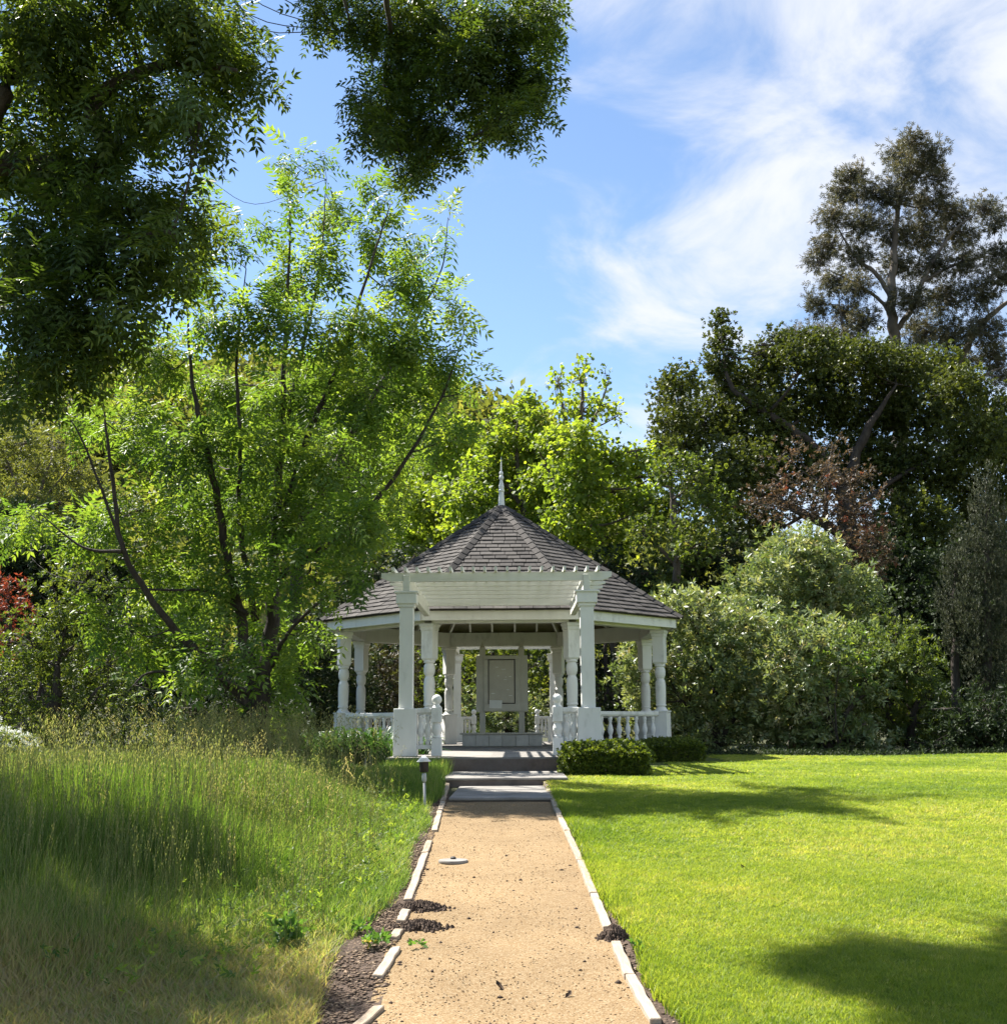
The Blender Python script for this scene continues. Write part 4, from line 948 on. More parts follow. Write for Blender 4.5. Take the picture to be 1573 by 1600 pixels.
# ---- lime green trees behind the gazebo
D2 = 40.0
def lime(label, u0, stems, cs, d, seed_depth=2.0, dens=105, leaf=0.155, mat='leaf_lime', bark='bark', tpl=T_LOBED, group='light green trees behind the gazebo'):
    b = ground_at(u0, d)
    S_ = [([b] + [P(u, v, d) for u, v in s[0]], s[1]) for s in stems[:1]] + [st_(s[0], d, s[1]) for s in stems[1:]]
    C_ = [cl(*c[:4], d, jit(seed_depth), fac=(c[4] if len(c) > 4 else 1.0)) for c in cs]
    return tree('broadleaf_tree', label, 'tree', b, S_, C_, M[mat], M[bark], leaf, tpl, dens, group=group, droop=0.45, shell=0.3, per=5, twig=0.016, limb=0.05, tuft=0.75, upn=0.55)
lime('slender lime green tree with a thin airy top rising behind the gazebo roof', 905,
     [([(905, 900), (906, 760), (908, 640), (914, 570)], [0.24, 0.2, 0.13, 0.07, 0.02]), ([(900, 720), (884, 660), (872, 590)], [0.10, 0.06, 0.015]), ([(906, 690), (935, 640), (952, 590)], [0.08, 0.05, 0.012]), ([(905, 800), (950, 720), (1010, 700)], [0.1, 0.07, 0.02]), ([(905, 820), (860, 740), (840, 700)], [0.1, 0.07, 0.02])],
     [(915, 562, 10, 16, .3), (905, 590, 20, 26, .28), (945, 582, 10, 18, .25), (872, 600, 16, 28, .35), (880, 640, 22, 22, .4), (940, 630, 26, 28, .25), (965, 650, 16, 20, .25), (912, 640, 28, 34, .5), (905, 690, 38, 34), (865, 690, 36, 26), (950, 720, 40, 32), (1000, 718, 40, 26), (1030, 740, 24, 20, .8), (905, 750, 50, 40), (970, 770, 52, 36), (850, 760, 46, 40), (1015, 790, 40, 34, .7), (890, 820, 52, 40), (950, 840, 44, 34, .8), (840, 830, 40, 34)], D2)
lime('round topped lime green tree directly behind the spire of the gazebo', 815,
     [([(825, 860), (812, 760), (806, 690), (812, 640)], [0.2, 0.15, 0.11, 0.07, 0.02]), ([(818, 800), (850, 740), (858, 700)], [0.09, 0.06, 0.02]), ([(815, 790), (780, 740), (770, 700)], [0.09, 0.06, 0.02])],
     [(820, 632, 20, 22), (800, 660, 32, 28), (838, 660, 22, 22), (785, 690, 34, 28), (835, 700, 40, 32), (760, 735, 42, 34), (810, 745, 46, 36), (735, 780, 42, 36), (790, 800, 50, 36), (720, 830, 40, 32), (700, 770, 34, 30, .8), (760, 850, 46, 30)], D2 + 3)
lime('pale yellow green tree in the gap between the many-stemmed tree and the spire', 710,
     [([(715, 860), (705, 760), (712, 690)], [0.18, 0.13, 0.08, 0.02]), ([(708, 780), (680, 720), (665, 690)], [0.07, 0.05, 0.02])],
     [(715, 680, 34, 24), (690, 700, 36, 30), (740, 710, 30, 26), (670, 740, 36, 32), (715, 755, 38, 34), (660, 790, 40, 36), (700, 820, 42, 36), (640, 840, 36, 32)], D2 + 8)
lime('mid green tree in front of the dark oak, right of the spire', 1060,
     [([(1060, 1000), (1055, 880), (1050, 780), (1045, 720)], [0.22, 0.16, 0.12, 0.08, 0.02]), ([(1055, 860), (1100, 790)], [0.08, 0.02]), ([(1055, 880), (1000, 830)], [0.08, 0.02])],
     [(1045, 735, 34, 26), (1085, 745, 36, 34), (1115, 790, 34, 30), (1060, 790, 40, 32), (1010, 830, 32, 26), (1085, 850, 36, 28), (1062, 880, 44, 30), (1050, 925, 40, 26), (1075, 820, 30, 24)], D2 - 4, dens=40, leaf=0.20, mat='leaf_mid', tpl=T_SPRAY_W)
lime('dark bushy tree behind the right slope of the gazebo roof', 960,
     [([(960, 1060), (955, 960), (950, 880)], [0.2, 0.15, 0.1, 0.03])],
     [(940, 880, 40, 26), (985, 930, 46, 30), (1010, 960, 46, 30), (930, 920, 40, 30), (890, 900, 40, 28), (985, 980, 50, 30), (1000, 900, 30, 22), (1050, 900, 46, 30), (1100, 880, 44, 34), (1110, 930, 46, 30), (1150, 860, 40, 34)], D2 - 2, dens=26, leaf=0.26, mat='leaf_dark', tpl=T_SPRAY_W)
lime('dark bushy tree behind the left slope of the gazebo roof', 620,
     [([(620, 1060), (622, 960), (625, 900)], [0.2, 0.15, 0.1, 0.03])],
     [(640, 880, 36, 26), (605, 900, 40, 30), (570, 930, 44, 34), (640, 920, 44, 34), (690, 880, 36, 26), (530, 960, 44, 40), (600, 970, 50, 36), (740, 900, 50, 30), (820, 910, 60, 30)], D2 - 4, dens=26, leaf=0.26, mat='leaf_dark', tpl=T_SPRAY_W)
lime('feathery yellow green tree at the left edge below the overhanging leaves', 40,
     [([(45, 1000), (50, 860), (60, 780), (80, 720)], [0.22, 0.18, 0.12, 0.08, 0.03]), ([(50, 820), (20, 740), (0, 700)], [0.1, 0.06, 0.02]), ([(60, 790), (110, 730)], [0.07, 0.02])],
     [(40, 690, 50, 24), (90, 690, 46, 24), (10, 730, 50, 28), (70, 735, 54, 28), (125, 740, 40, 26), (30, 780, 52, 26), (100, 785, 50, 26), (-30, 700, 50, 40), (160, 790, 40, 26)], 46.0, dens=26, leaf=0.28, mat='leaf_hill', tpl=T_SPRAY)

# ---- big evergreen oak and its neighbours on the right
D3 = 44.0
bo = ground_at(1330, D3)
oakc = [(1126, 500, 11, 16), (1126, 530, 18, 22), (1122, 562, 26, 26), (1132, 600, 34, 30), (1062, 598, 34, 24), (1040, 615, 24, 22), (1048, 655, 30, 30), (1075, 690, 40, 34), (1040, 700, 22, 20), (1110, 655, 50, 40), (1205, 560, 46, 34), (1180, 600, 46, 34), (1215, 530, 14, 14), (1270, 545, 54, 34), (1300, 575, 54, 36), (1350, 560, 46, 32), (1400, 575, 54, 36), (1455, 580, 50, 36), (1500, 610, 50, 36), (1545, 650, 46, 36), (1570, 700, 50, 40),
        (1180, 660, 64, 46), (1260, 640, 70, 50), (1350, 640, 70, 52), (1440, 650, 70, 52), (1520, 690, 64, 46), (1150, 730, 64, 46), (1110, 760, 50, 42), (1230, 730, 70, 52), (1330, 730, 74, 54), (1430, 740, 74, 54), (1530, 770, 64, 56), (1170, 810, 60, 46), (1420, 830, 80, 60), (1510, 860, 76, 66), (1380, 900, 70, 56), (1450, 930, 80, 66), (1540, 960, 70, 66)]
oak_cl = [cl(u, v, a, b, D3, jit(2.4), fac=1.0) for (u, v, a, b) in oakc]
oak_st = [([bo, P(1330, 950, D3), P(1325, 840, D3), P(1320, 760, D3)], [0.55, 0.45, 0.4, 0.32]),
          st_([(1320, 760), (1260, 690), (1190, 640), (1140, 600), (1126, 520)], D3, [0.26, 0.2, 0.14, 0.09, 0.02]), st_([(1320, 760), (1350, 680), (1400, 600)], D3, [0.24, 0.18, 0.04]), st_([(1325, 800), (1430, 730), (1540, 690)], D3, [0.11, 0.08, 0.02]), st_([(1325, 840), (1230, 790), (1110, 740), (1050, 690)], D3, [0.22, 0.16, 0.1, 0.03]), st_([(1326, 850), (1420, 830), (1520, 860)], D3, [0.10, 0.07, 0.02])]
tree('oak_tree', 'massive dark evergreen oak filling the right side behind the shrubs', 'tree', bo, oak_st, oak_cl, M['leaf_oak'], M['bark_dark'], 0.22, T_SPRAY_W, 80, droop=0.1, shell=0.25, per=8, twig=0.02, limb=0.07, tuft=0.8, upn=0.7)

def simple_tree(name, label, cat, u0, d, cs, mat, leaf, tpl, dens, group=None, dd=1.5, trunk_top=None, tr=0.16, shell=0.5, per=5, droop=0.2, bark='bark_dark', upn=0.6, tuft=0.8, fac=1.0, depth=None):
    b = ground_at(u0, d)
    cc = [cl(*c[:4], d, jit(dd), fac=fac*(c[4] if len(c) > 4 else 1.0), depth=depth) for c in cs]
    top = P(u0, trunk_top, d) if trunk_top else b + np.array((0, 0, 1.0))
    stems = [([b - np.array((0, 0, 0.1)), (b + top)/2 + np.array((jit(.1), 0, 0)), top], [tr, tr*0.7, tr*0.35])]
    for i in range(3):
        a = RNG.uniform(0, 6.28); stems.append(([b + np.array((0, 0, 0.15)), b + np.array((math.cos(a)*0.5, math.sin(a)*0.4, 0.9)), (b+top)/2 + np.array((math.cos(a), math.sin(a)*0.6, 0.5))], [tr*0.5, tr*0.35, tr*0.15]))
    return tree(name, label, cat, b, stems, cc, M[mat], M[bark], leaf, tpl, dens, group=group, droop=droop, shell=shell, per=per, twig=0.012, limb=0.03, tuft=tuft, upn=upn)

simple_tree('evergreen_tree', 'very dark evergreen at the right edge behind the columnar yew', 'tree', 1520, 37, [(1450, 1010, 56, 66), (1530, 1000, 66, 80), (1400, 1010, 46, 56), (1480, 1100, 66, 66), (1550, 1110, 60, 66), (1420, 960, 50, 50), (1570, 900, 60, 90), (1500, 920, 60, 60), (1400, 900, 40, 50)], 'leaf_dark', 0.26, T_SPRAY_W, 46, trunk_top=950, group='dark evergreens at the back of the garden')
simple_tree('evergreen_tree', 'dark evergreen between the bronze plum and the lawn, behind the pale shrubs', 'tree', 1390, 38, [(1370, 960, 50, 50), (1330, 930, 40, 50), (1400, 1020, 60, 60), (1340, 1010, 50, 50), (1430, 1080, 60, 60), (1390, 870, 40, 40)], 'leaf_dark', 0.26, T_SPRAY_W, 46, trunk_top=930, group='dark evergreens at the back of the garden')

# tall gum tree
D4 = 68.0
bg_ = ground_at(1405, D4)
gst = [([bg_, P(1405, 700, D4), P(1398, 545, D4), P(1392, 480, D4), P(1396, 400, D4), P(1402, 330, D4), P(1425, 240, D4)], [0.6, 0.5, 0.36, 0.3, 0.22, 0.15, 0.04]),
       st_([(1394, 470), (1370, 430), (1335, 400), (1305, 350)], D4, [0.18, 0.14, 0.1, 0.03]), st_([(1396, 520), (1425, 480), (1450, 420), (1490, 360), (1530, 330)], D4, [0.2, 0.16, 0.13, 0.08, 0.03]), st_([(1394, 500), (1375, 470), (1330, 440), (1290, 420)], D4, [0.14, 0.11, 0.08, 0.02]),
       st_([(1402, 330), (1370, 290), (1340, 280)], D4, [0.1, 0.06, 0.02]), st_([(1440, 440), (1500, 410), (1550, 400)], D4, [0.12, 0.08, 0.02]), st_([(1330, 560), (1318, 520), (1310, 470)], D4, [0.16, 0.1, 0.03]),
       st_([(1470, 640), (1500, 560), (1540, 500), (1590, 460)], D4, [0.3, 0.24, 0.18, 0.1]), st_([(1480, 600), (1475, 560), (1500, 500)], D4, [0.14, 0.1, 0.03]), st_([(1480, 620), (1540, 585), (1575, 570)], D4, [0.12, 0.08, 0.03])]
gcl = [(1428, 218, 26, 16), (1405, 240, 30, 22), (1452, 240, 28, 26), (1420, 265, 36, 24), (1460, 275, 26, 18), (1330, 275, 28, 18), (1312, 300, 26, 24), (1352, 300, 30, 24), (1400, 305, 34, 28), (1450, 315, 38, 26), (1485, 330, 34, 24), (1300, 340, 28, 24), (1345, 350, 36, 26), (1395, 360, 34, 26), (1440, 365, 40, 30), (1500, 365, 34, 24), (1535, 325, 30, 18), (1555, 345, 20, 18), (1290, 385, 26, 22), (1335, 400, 32, 24), (1275, 408, 20, 16), (1400, 415, 30, 24), (1455, 415, 38, 26), (1510, 410, 36, 26), (1555, 395, 28, 22),
       (1300, 440, 28, 22), (1345, 445, 28, 22), (1275, 475, 24, 22), (1320, 490, 28, 24), (1350, 500, 24, 24), (1420, 465, 34, 26), (1475, 465, 36, 30), (1530, 455, 40, 28), (1570, 430, 24, 26), (1290, 520, 22, 16), (1330, 530, 22, 18), (1440, 515, 34, 28), (1490, 520, 40, 30), (1540, 510, 36, 28), (1420, 550, 26, 20), (1550, 555, 36, 26), (1500, 570, 30, 24), (1245, 520, 18, 14), (1270, 530, 18, 14), (1560, 590, 20, 14)]
tree('gum_tree', 'tall grey green gum tree with spreading pale limbs against the clouds at upper right', 'tree', bg_, gst, [cl(u, v, a*0.84, b*0.86, D4, jit(2.5)) for u, v, a, b in gcl], M['leaf_gum'], M['bark_pale'], 0.40, T_GUM, 40, droop=0.55, shell=0.15, per=8, twig=0.025, limb=0.06, tuft=0.65, upn=0.6)

# bronze plum
simple_tree('plum_tree', 'bronze leaved plum tree with red tips above the rounded pale shrub', 'tree', 1290, 34, [(1240, 698, 14, 16, .7), (1228, 715, 18, 18, .5), (1300, 695, 10, 18), (1300, 730, 18, 22), (1275, 745, 24, 20), (1325, 750, 26, 20), (1210, 750, 26, 18, .7), (1180, 785, 22, 22, .7), (1345, 745, 18, 14), (1220, 785, 26, 22), (1260, 790, 34, 26), (1310, 790, 38, 26), (1350, 800, 30, 28), (1370, 850, 26, 34), (1330, 850, 34, 30), (1350, 890, 30, 24)], 'leaf_plum', 0.24, T_SPRAY, 32, trunk_top=760, dd=0.9, upn=0.7)

# pale leathery shrubs right of the gazebo
simple_tree('shrub', 'tall rounded shrub with pale leathery leaves under the bronze plum', 'shrub', 1240, 31, [(1245, 862, 42, 28), (1285, 875, 28, 32), (1200, 890, 32, 28), (1165, 922, 32, 22), (1230, 920, 50, 36), (1290, 920, 40, 40), (1340, 930, 36, 32), (1200, 955, 50, 34), (1270, 970, 54, 36)], 'leaf_rhodo', 0.27, T_ROSETTE, 50, trunk_top=950, dd=0.8, group='leathery shrubs right of the gazebo', upn=0.8)
simple_tree('shrub', 'wide pale shrub spreading directly behind the right gazebo railing', 'shrub', 1120, 28.6, [(1070, 945, 40, 24), (1035, 960, 30, 26), (1110, 975, 50, 34), (1165, 975, 46, 34), (1005, 1025, 36, 40), (985, 1060, 24, 30), (1055, 1025, 54, 44), (1120, 1040, 56, 46), (1180, 1050, 54, 46), (1010, 1090, 34, 30), (1075, 1095, 54, 44), (1140, 1110, 56, 44), (1195, 1120, 50, 40), (1060, 1140, 44, 28), (1120, 1160, 56, 22), (1010, 1135, 36, 24)], 'leaf_rhodo', 0.26, T_ROSETTE, 40, trunk_top=1060, dd=0.7, group='leathery shrubs right of the gazebo', upn=0.8)
simple_tree('shrub', 'broad shrub with a bright young shoot in the middle of the lawn edge', 'shrub', 1290, 27.5, [(1225, 985, 40, 26), (1270, 1005, 50, 30), (1325, 1010, 48, 34), (1240, 1040, 50, 40), (1300, 1060, 54, 42), (1350, 1055, 34, 36), (1240, 1100, 54, 44), (1300, 1120, 56, 44), (1260, 1160, 60, 26), (1330, 1155, 50, 26)], 'leaf_rhodo', 0.26, T_ROSETTE, 40, trunk_top=1060, dd=0.7, group='leathery shrubs right of the gazebo', upn=0.8)
simple_tree('shrub', 'darker green shrub at the right end of the pale shrubs', 'shrub', 1420, 28, [(1390, 990, 36, 26), (1375, 1030, 40, 36), (1430, 1040, 46, 40), (1390, 1090, 50, 46), (1455, 1090, 44, 44), (1490, 1115, 30, 36), (1400, 1145, 56, 32), (1470, 1150, 50, 30)], 'leaf_mid', 0.20, T_ROSETTE, 40, trunk_top=1080, dd=0.7, group='leathery shrubs right of the gazebo', upn=0.8)
simple_tree('shrub', 'low dark undergrowth shrub added to darken the foot of the columnar yew at the lawn edge', 'shrub', 1540, 28, [(1530, 1150, 60, 34), (1560, 1110, 40, 50), (1600, 1150, 50, 40), (1500, 1160, 40, 24)], 'leaf_dark', 0.2, T_ROSETTE, 50, trunk_top=1110, dd=0.5, upn=0.8)  # dark leaves stand in for the shade under the yew
simple_tree('shrub', 'sprig of bright young leaves on the front of the broad pale shrub', 'shrub', 1310, 26.6, [(1318, 1010, 20, 22), (1340, 1030, 18, 18), (1295, 1035, 16, 16), (1330, 1055, 16, 12)], 'leaf_multi', 0.2, T_ROSETTE, 26, trunk_top=1040, dd=0.2, tr=0.03, upn=0.8)

simple_tree('shrub', 'dark shrub added to fill in shade at the foot of the columnar yews', 'shrub', 1530, 25.8, [(1500, 1120, 40, 40), (1550, 1115, 40, 44), (1590, 1120, 40, 50), (1530, 1155, 60, 26), (1475, 1160, 40, 22)], 'leaf_dark', 0.2, T_ROSETTE, 50, trunk_top=1110, dd=0.3, upn=0.8)  # put in as the darkness that hides the yew trunks
# columnar yews
def yew(label, u, d, v0, v1, ru, lean):
    b = ground_at(u, d); cs = []
    n = int((v1 - v0)/16)
    for i in range(n):
        t = i/(n-1); v = v0 + (v1 - v0)*t
        wd = ru*(0.16 + 0.84*min(1, (t*1.9)**0.75))*(1 - 0.40*max(0, (t-0.70)/0.30))
        k = 1 if wd < 14 else 3
        for j in range(k):
            o_ = (j - (k-1)/2)*wd*0.62 + jit(wd*0.12)
            cs.append(cl(u + lean*(1-t) + o_*0.9, v + jit(8), wd*(0.46 if k > 1 else 0.8), 22, d, jit(0.2), depth=wd*px(d)*0.7))
    pts = [b, P(u, 1120, d), P(u + lean*0.3, (v0+v1)/2, d), P(u + lean, v0 + 20, d)]
    root = tree('yew_tree', label, 'tree', b, [(pts, [0.13, 0.11, 0.07, 0.01])], cs, M['leaf_yew'], M['bark_dark'], 0.14, T_NEEDLE, 74, group='columnar yews at the lawn edge', droop=-1.9, shell=0.55, per=4, twigs=False, limb=0.02, tuft=0.5, upn=0.8, min_n=24)
yew('tall columnar yew at the right edge of the picture', 1543, 26.5, 742, 1075, 50, -4)
yew('slimmer shorter columnar yew left of the tall one', 1492, 27, 845, 1010, 30, 2)
yew('columnar yew spire behind the tall one, cut by the right edge of the frame', 1590, 27.5, 790, 1070, 26, 0)

# ---- left side shrubs
simple_tree('shrub', 'large grey green shrub with glossy highlights at the left edge', 'shrub', 90, 23.5, [(130, 890, 40, 34), (95, 940, 50, 40), (150, 950, 50, 46), (45, 1000, 50, 40), (105, 1015, 60, 50), (170, 1030, 50, 50), (20, 1060, 50, 46), (80, 1085, 60, 50), (150, 1100, 56, 50), (40, 1140, 56, 36), (120, 1155, 60, 30), (190, 1150, 40, 34), (-40, 1090, 50, 70)], 'leaf_mid', 0.17, T_ROSETTE, 40, trunk_top=1040, dd=0.6, upn=0.8, group='shrubs behind the tall grass')
simple_tree('shrub', 'low dark bush added as shade behind the trunk of the many-stemmed tree', 'shrub', 360, 19, [(300, 1110, 46, 36), (360, 1095, 46, 40), (420, 1105, 46, 40), (330, 1150, 56, 26), (400, 1150, 56, 26), (450, 1140, 36, 30), (250, 1140, 40, 28)], 'leaf_dark', 0.18, T_ROSETTE, 48, trunk_top=1110, dd=0.4, upn=0.8, group='shrubs behind the tall grass')  # dark foliage added to darken the space under the tree
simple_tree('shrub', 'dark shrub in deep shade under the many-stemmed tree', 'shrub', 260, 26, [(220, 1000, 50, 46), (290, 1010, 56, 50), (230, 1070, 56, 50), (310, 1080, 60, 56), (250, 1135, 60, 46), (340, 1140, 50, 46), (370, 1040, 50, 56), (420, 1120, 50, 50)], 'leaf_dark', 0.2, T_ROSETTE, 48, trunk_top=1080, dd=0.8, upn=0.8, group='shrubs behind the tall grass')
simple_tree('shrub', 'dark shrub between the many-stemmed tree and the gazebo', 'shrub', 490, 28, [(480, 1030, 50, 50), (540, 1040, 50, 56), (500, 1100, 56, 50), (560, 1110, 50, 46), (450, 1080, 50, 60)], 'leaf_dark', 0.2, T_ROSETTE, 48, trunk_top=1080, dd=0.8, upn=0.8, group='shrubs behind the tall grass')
simple_tree('shrub', 'shrub with bright red young leaves at the far left edge', 'shrub', 15, 26.5, [(12, 930, 24, 22), (35, 915, 12, 18), (25, 960, 22, 22), (-10, 960, 30, 40), (10, 1000, 24, 24)], 'leaf_red', 0.19, T_ROSETTE, 26, trunk_top=960, dd=0.3, upn=0.8)
simple_tree('evergreen_tree', 'dark tree in the shade behind the red tipped shrub at left', 'tree', 80, 33, [(40, 830, 60, 40), (110, 850, 60, 40), (0, 880, 60, 50), (90, 900, 60, 46), (160, 900, 50, 50), (40, 950, 60, 50), (150, 960, 50, 50)], 'leaf_dark', 0.26, T_SPRAY_W, 46, trunk_top=880, group='dark evergreens at the back of the garden')

# ---- behind and inside the view through the gazebo
simple_tree('conifer_shrub', 'brown green feathery conifer seen between the left gazebo columns', 'shrub', 600, 30.5, [(590, 1030, 34, 30), (625, 1025, 34, 34), (600, 1080, 40, 40), (640, 1075, 22, 40), (570, 1110, 30, 30), (620, 1120, 34, 24)], 'leaf_brown', 0.26, T_NEEDLE, 44, trunk_top=1080, dd=0.4, upn=0.8)
simple_tree('shrub', 'yellow green conifer edge just left of the near gazebo column', 'shrub', 656, 31, [(652, 1035, 14, 26), (656, 1080, 14, 24), (655, 1110, 12, 16)], 'leaf_lime', 0.2, T_NEEDLE, 40, trunk_top=1080, dd=0.2, tr=0.05)
simple_tree('shrub', 'glossy camellia shrub framed by the rear gazebo opening', 'shrub', 790, 37.5, [(790, 1125, 38, 24), (760, 1110, 24, 24), (820, 1110, 24, 24), (790, 1090, 30, 18), (735, 1100, 20, 30), (850, 1120, 20, 24)], 'leaf_rhodo', 0.2, T_ROSETTE, 40, trunk_top=1110, dd=0.5, upn=0.8)
simple_tree('evergreen_tree', 'leafy evergreen behind the display board', 'tree', 770, 40, [(760, 1040, 30, 30), (735, 1060, 26, 36), (800, 1025, 34, 24), (840, 1040, 26, 30), (780, 1010, 40, 20), (700, 1040, 30, 40), (830, 1085, 26, 26), (790, 980, 60, 26), (720, 990, 40, 30)], 'leaf_mid', 0.26, T_SPRAY_W, 18, trunk_top=1000, group='dark evergreens at the back of the garden')
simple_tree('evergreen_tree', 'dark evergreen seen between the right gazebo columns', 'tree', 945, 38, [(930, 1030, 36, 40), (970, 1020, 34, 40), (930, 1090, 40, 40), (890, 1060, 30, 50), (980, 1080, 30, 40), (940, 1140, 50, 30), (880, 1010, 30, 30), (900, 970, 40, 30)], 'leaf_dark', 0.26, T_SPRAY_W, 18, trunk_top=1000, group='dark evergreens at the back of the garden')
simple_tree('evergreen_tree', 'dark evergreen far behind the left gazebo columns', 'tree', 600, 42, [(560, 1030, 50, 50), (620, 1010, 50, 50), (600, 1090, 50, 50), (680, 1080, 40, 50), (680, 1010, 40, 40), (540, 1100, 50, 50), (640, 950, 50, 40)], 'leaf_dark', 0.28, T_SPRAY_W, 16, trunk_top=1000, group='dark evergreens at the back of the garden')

# clipped box hedges
def hedge(label, c0, c1, y0, y1, h, n):
    base = np.array(((c0+c1)/2, (y0+y1)/2, float(gz((c0+c1)/2, (y0+y1)/2))))
    root = empty('box_hedge', base, 0, label, 'hedge', 'clipped box hedges at the foot of the gazebo')
    # dense twiggy core
    mb = MB(); w_, d_ = (c1-c0)-0.16, (y1-y0)-0.16
    for i in range(70):
        x, y = RNG.uniform(-w_/2, w_/2), RNG.uniform(-d_/2, d_/2)
        mb.tube([(x*0.9, y*0.9, -0.02), (x + jit(.05), y + jit(.05), h*0.5), (x + jit(.08), y + jit(.08), h*0.93)], [0.010, 0.007, 0.003], 4)
    mb.build('stems', M['bark_dark'], root)
    q = RNG.random((n, 3)); face = RNG.random(n)
    p = (q - 0.5)*np.array(((c1-c0), (y1-y0), 0)); p[:, 2] = q[:, 2]*h
    ax = RNG.normal(size=(n, 3))*0.7
    sel = face < 0.36; p[sel, 2] = h + 0.02*RNG.normal(size=sel.sum()); ax[sel] += (0, 0, 1)
    s2 = (face >= 0.36) & (face < 0.62); p[s2, 1] = -(y1-y0)/2 + 0.03*RNG.normal(size=s2.sum()); ax[s2] += (0, -1, 0.3)
    s3 = (face >= 0.62) & (face < 0.74); p[s3, 0] = np.sign(p[s3, 0])*(c1-c0)/2 + 0.03*RNG.normal(size=s3.sum())
    edge = np.minimum(1, ((c1-c0)/2 - np.abs(p[:, 0]))/0.10).clip(0, 1); ey = np.minimum(1, ((y1-y0)/2 - np.abs(p[:, 1]))/0.10).clip(0, 1)
    p[:, 2] -= np.where(p[:, 2] > h*0.8, (1-edge)*0.05 + (1-ey)*0.05, 0)
    p[:, 2] += 0.025*np.sin(p[:, 0]*6)*np.sin(p[:, 1]*5)*(p[:, 2]/h)
    v, f, r_ = place(T_SPRAY_W, p, ax, 0.055*(0.7 + 0.6*RNG.random(n)), RNG.random(n), 0.9)
    obj('foliage', np_mesh('foliage', v, [f], r_), M['leaf_box'], root)
def gx(u, d): return float(P(u, 1180, d)[0])
hedge('clipped box hedge in shade beside the entrance steps, nearest the path', gx(879, 16.2), gx(1007, 16.2), 15.72, 16.46, 0.41, 5200)
hedge('middle box hedge with a sunlit top along the right gazebo railing', 1.66, gx(992, 18.4), 17.1, 20.3, 0.38, 5800)
hedge('box hedge farthest to the right below the corner column of the gazebo', gx(1003, 22.5), gx(1088, 22.5), 21.6, 23.0, 0.38, 4200)

# agapanthus : strap leaved clumps by the left pedestal
def strap_plant(label, u, d, h, n, mat='leaf_strap', name='agapanthus', wd=0.040, grp='strap leaved plants beside the gazebo'):
    b = ground_at(u, d); V = []; F = []; Rn = []; o = 0
    for i in range(n):
        a = RNG.uniform(0, 6.28); out_ = RNG.uniform(0.25, 0.8); hh = h*RNG.uniform(0.6, 1.05); r0 = RNG.uniform(0, 0.16)
        dirx, diry = math.cos(a), math.sin(a); k = 5; vs = []
        for j in range(k):
            t = j/(k-1); rr = r0 + out_*h*(t**1.4); z = hh*(1 - (1-t)**1.7) - 0.55*hh*out_*max(0, t-0.45)**1.5*2
            ww = wd*(1 - t**3)*0.5 + 0.001
            vs += [(dirx*rr - diry*ww, diry*rr + dirx*ww, z + 0.008), (dirx*rr + diry*ww, diry*rr - dirx*ww, z)]
        V += vs; F += [(o+2*j, o+2*j+1, o+2*j+3, o+2*j+2) for j in range(k-1)]; Rn += [RNG.random()]*(k-1); o += 2*k
    root = tag(obj(name, np_mesh(name, np.array(V), [np.array(F)], np.array(Rn)), M[mat], None, b), label, 'plant', grp)
    return root
for u, d, h, n, t in [(480, 20.3, 0.72, 80, 'dark strap leaved plant farthest left, where the tall grass meets the shade'), (520, 19.8, 0.78, 90, 'strap leaved plant with bright arching leaves left of the corner column'), (556, 19.4, 0.8, 90, 'strap leaved plant directly below the left corner column'),
                      (590, 19.0, 0.8, 90, 'strap leaved plant under the left gazebo railing'), (618, 18.4, 0.66, 70, 'strap leaved plant touching the left entrance pedestal'), (655, 18.6, 0.62, 50, 'strap leaved plant behind the short railing left of the steps'),
                      (500, 21.6, 0.7, 60, 'shaded strap leaved plant behind the bright one'), (540, 21.4, 0.7, 60, 'shaded strap leaved plant at the foot of the left corner column')]:
    strap_plant(t, u, d, h, n)
strap_plant('lime strap leaved plant standing in for a sunlit grass patch behind the gazebo, left of the display board', 737, 34.0, 0.8, 70, 'leaf_lime', grp=None)  # lime leaf colour paints in a patch of sunlit grass

# white flowering shrub at the left edge
b = ground_at(15, 20.5)
root = empty('flowering_shrub', b, 0, 'low shrub covered in white flowers at the left edge behind the grass', 'shrub')
cc = [cl(15, 1170, 24, 18, 20.5), cl(-10, 1165, 30, 22, 20.5), cl(32, 1180, 14, 12, 20.5)]
vv, ff, rr, vo = [], [], [], 0
v2, f2, r2, vo2 = [], [], [], 0
for c_, rad, _ in cc:
    pos, ax, sz, r_, _t = clump_leaves(c_, rad, 260, 0.10, -0.4, 0.6, 4)
    v, f, r_ = place(T_ROSETTE, pos, ax, sz, r_); vv.append(v); ff.append(f + vo); rr.append(r_); vo += len(v)
    pos, ax, sz, r_, _t = clump_leaves(c_, np.array(rad)*0.9, 160, 0.12, -0.2, 0.4, 4)
    v, f, r_ = place(T_ROSETTE, pos, ax, sz, r_); v2.append(v); f2.append(f + vo2); r2.append(r_); vo2 += len(v)
obj('blossom', np_mesh('blossom', np.vstack(vv) - b, [np.vstack(ff)], np.concatenate(rr)), M['petal'], root)
obj('foliage', np_mesh('foliage', np.vstack(v2) - b, [np.vstack(f2)], np.concatenate(r2)), M['leaf_mid'], root)
mb = MB()
for i in range(10): mb.tube([(jit(.1), jit(.1), -0.03), (jit(.2), jit(.2), 0.15), (jit(.35), jit(.3), 0.35)], [0.012, 0.009, 0.004], 5)
mb.build('stems', M['bark_dark'], root)

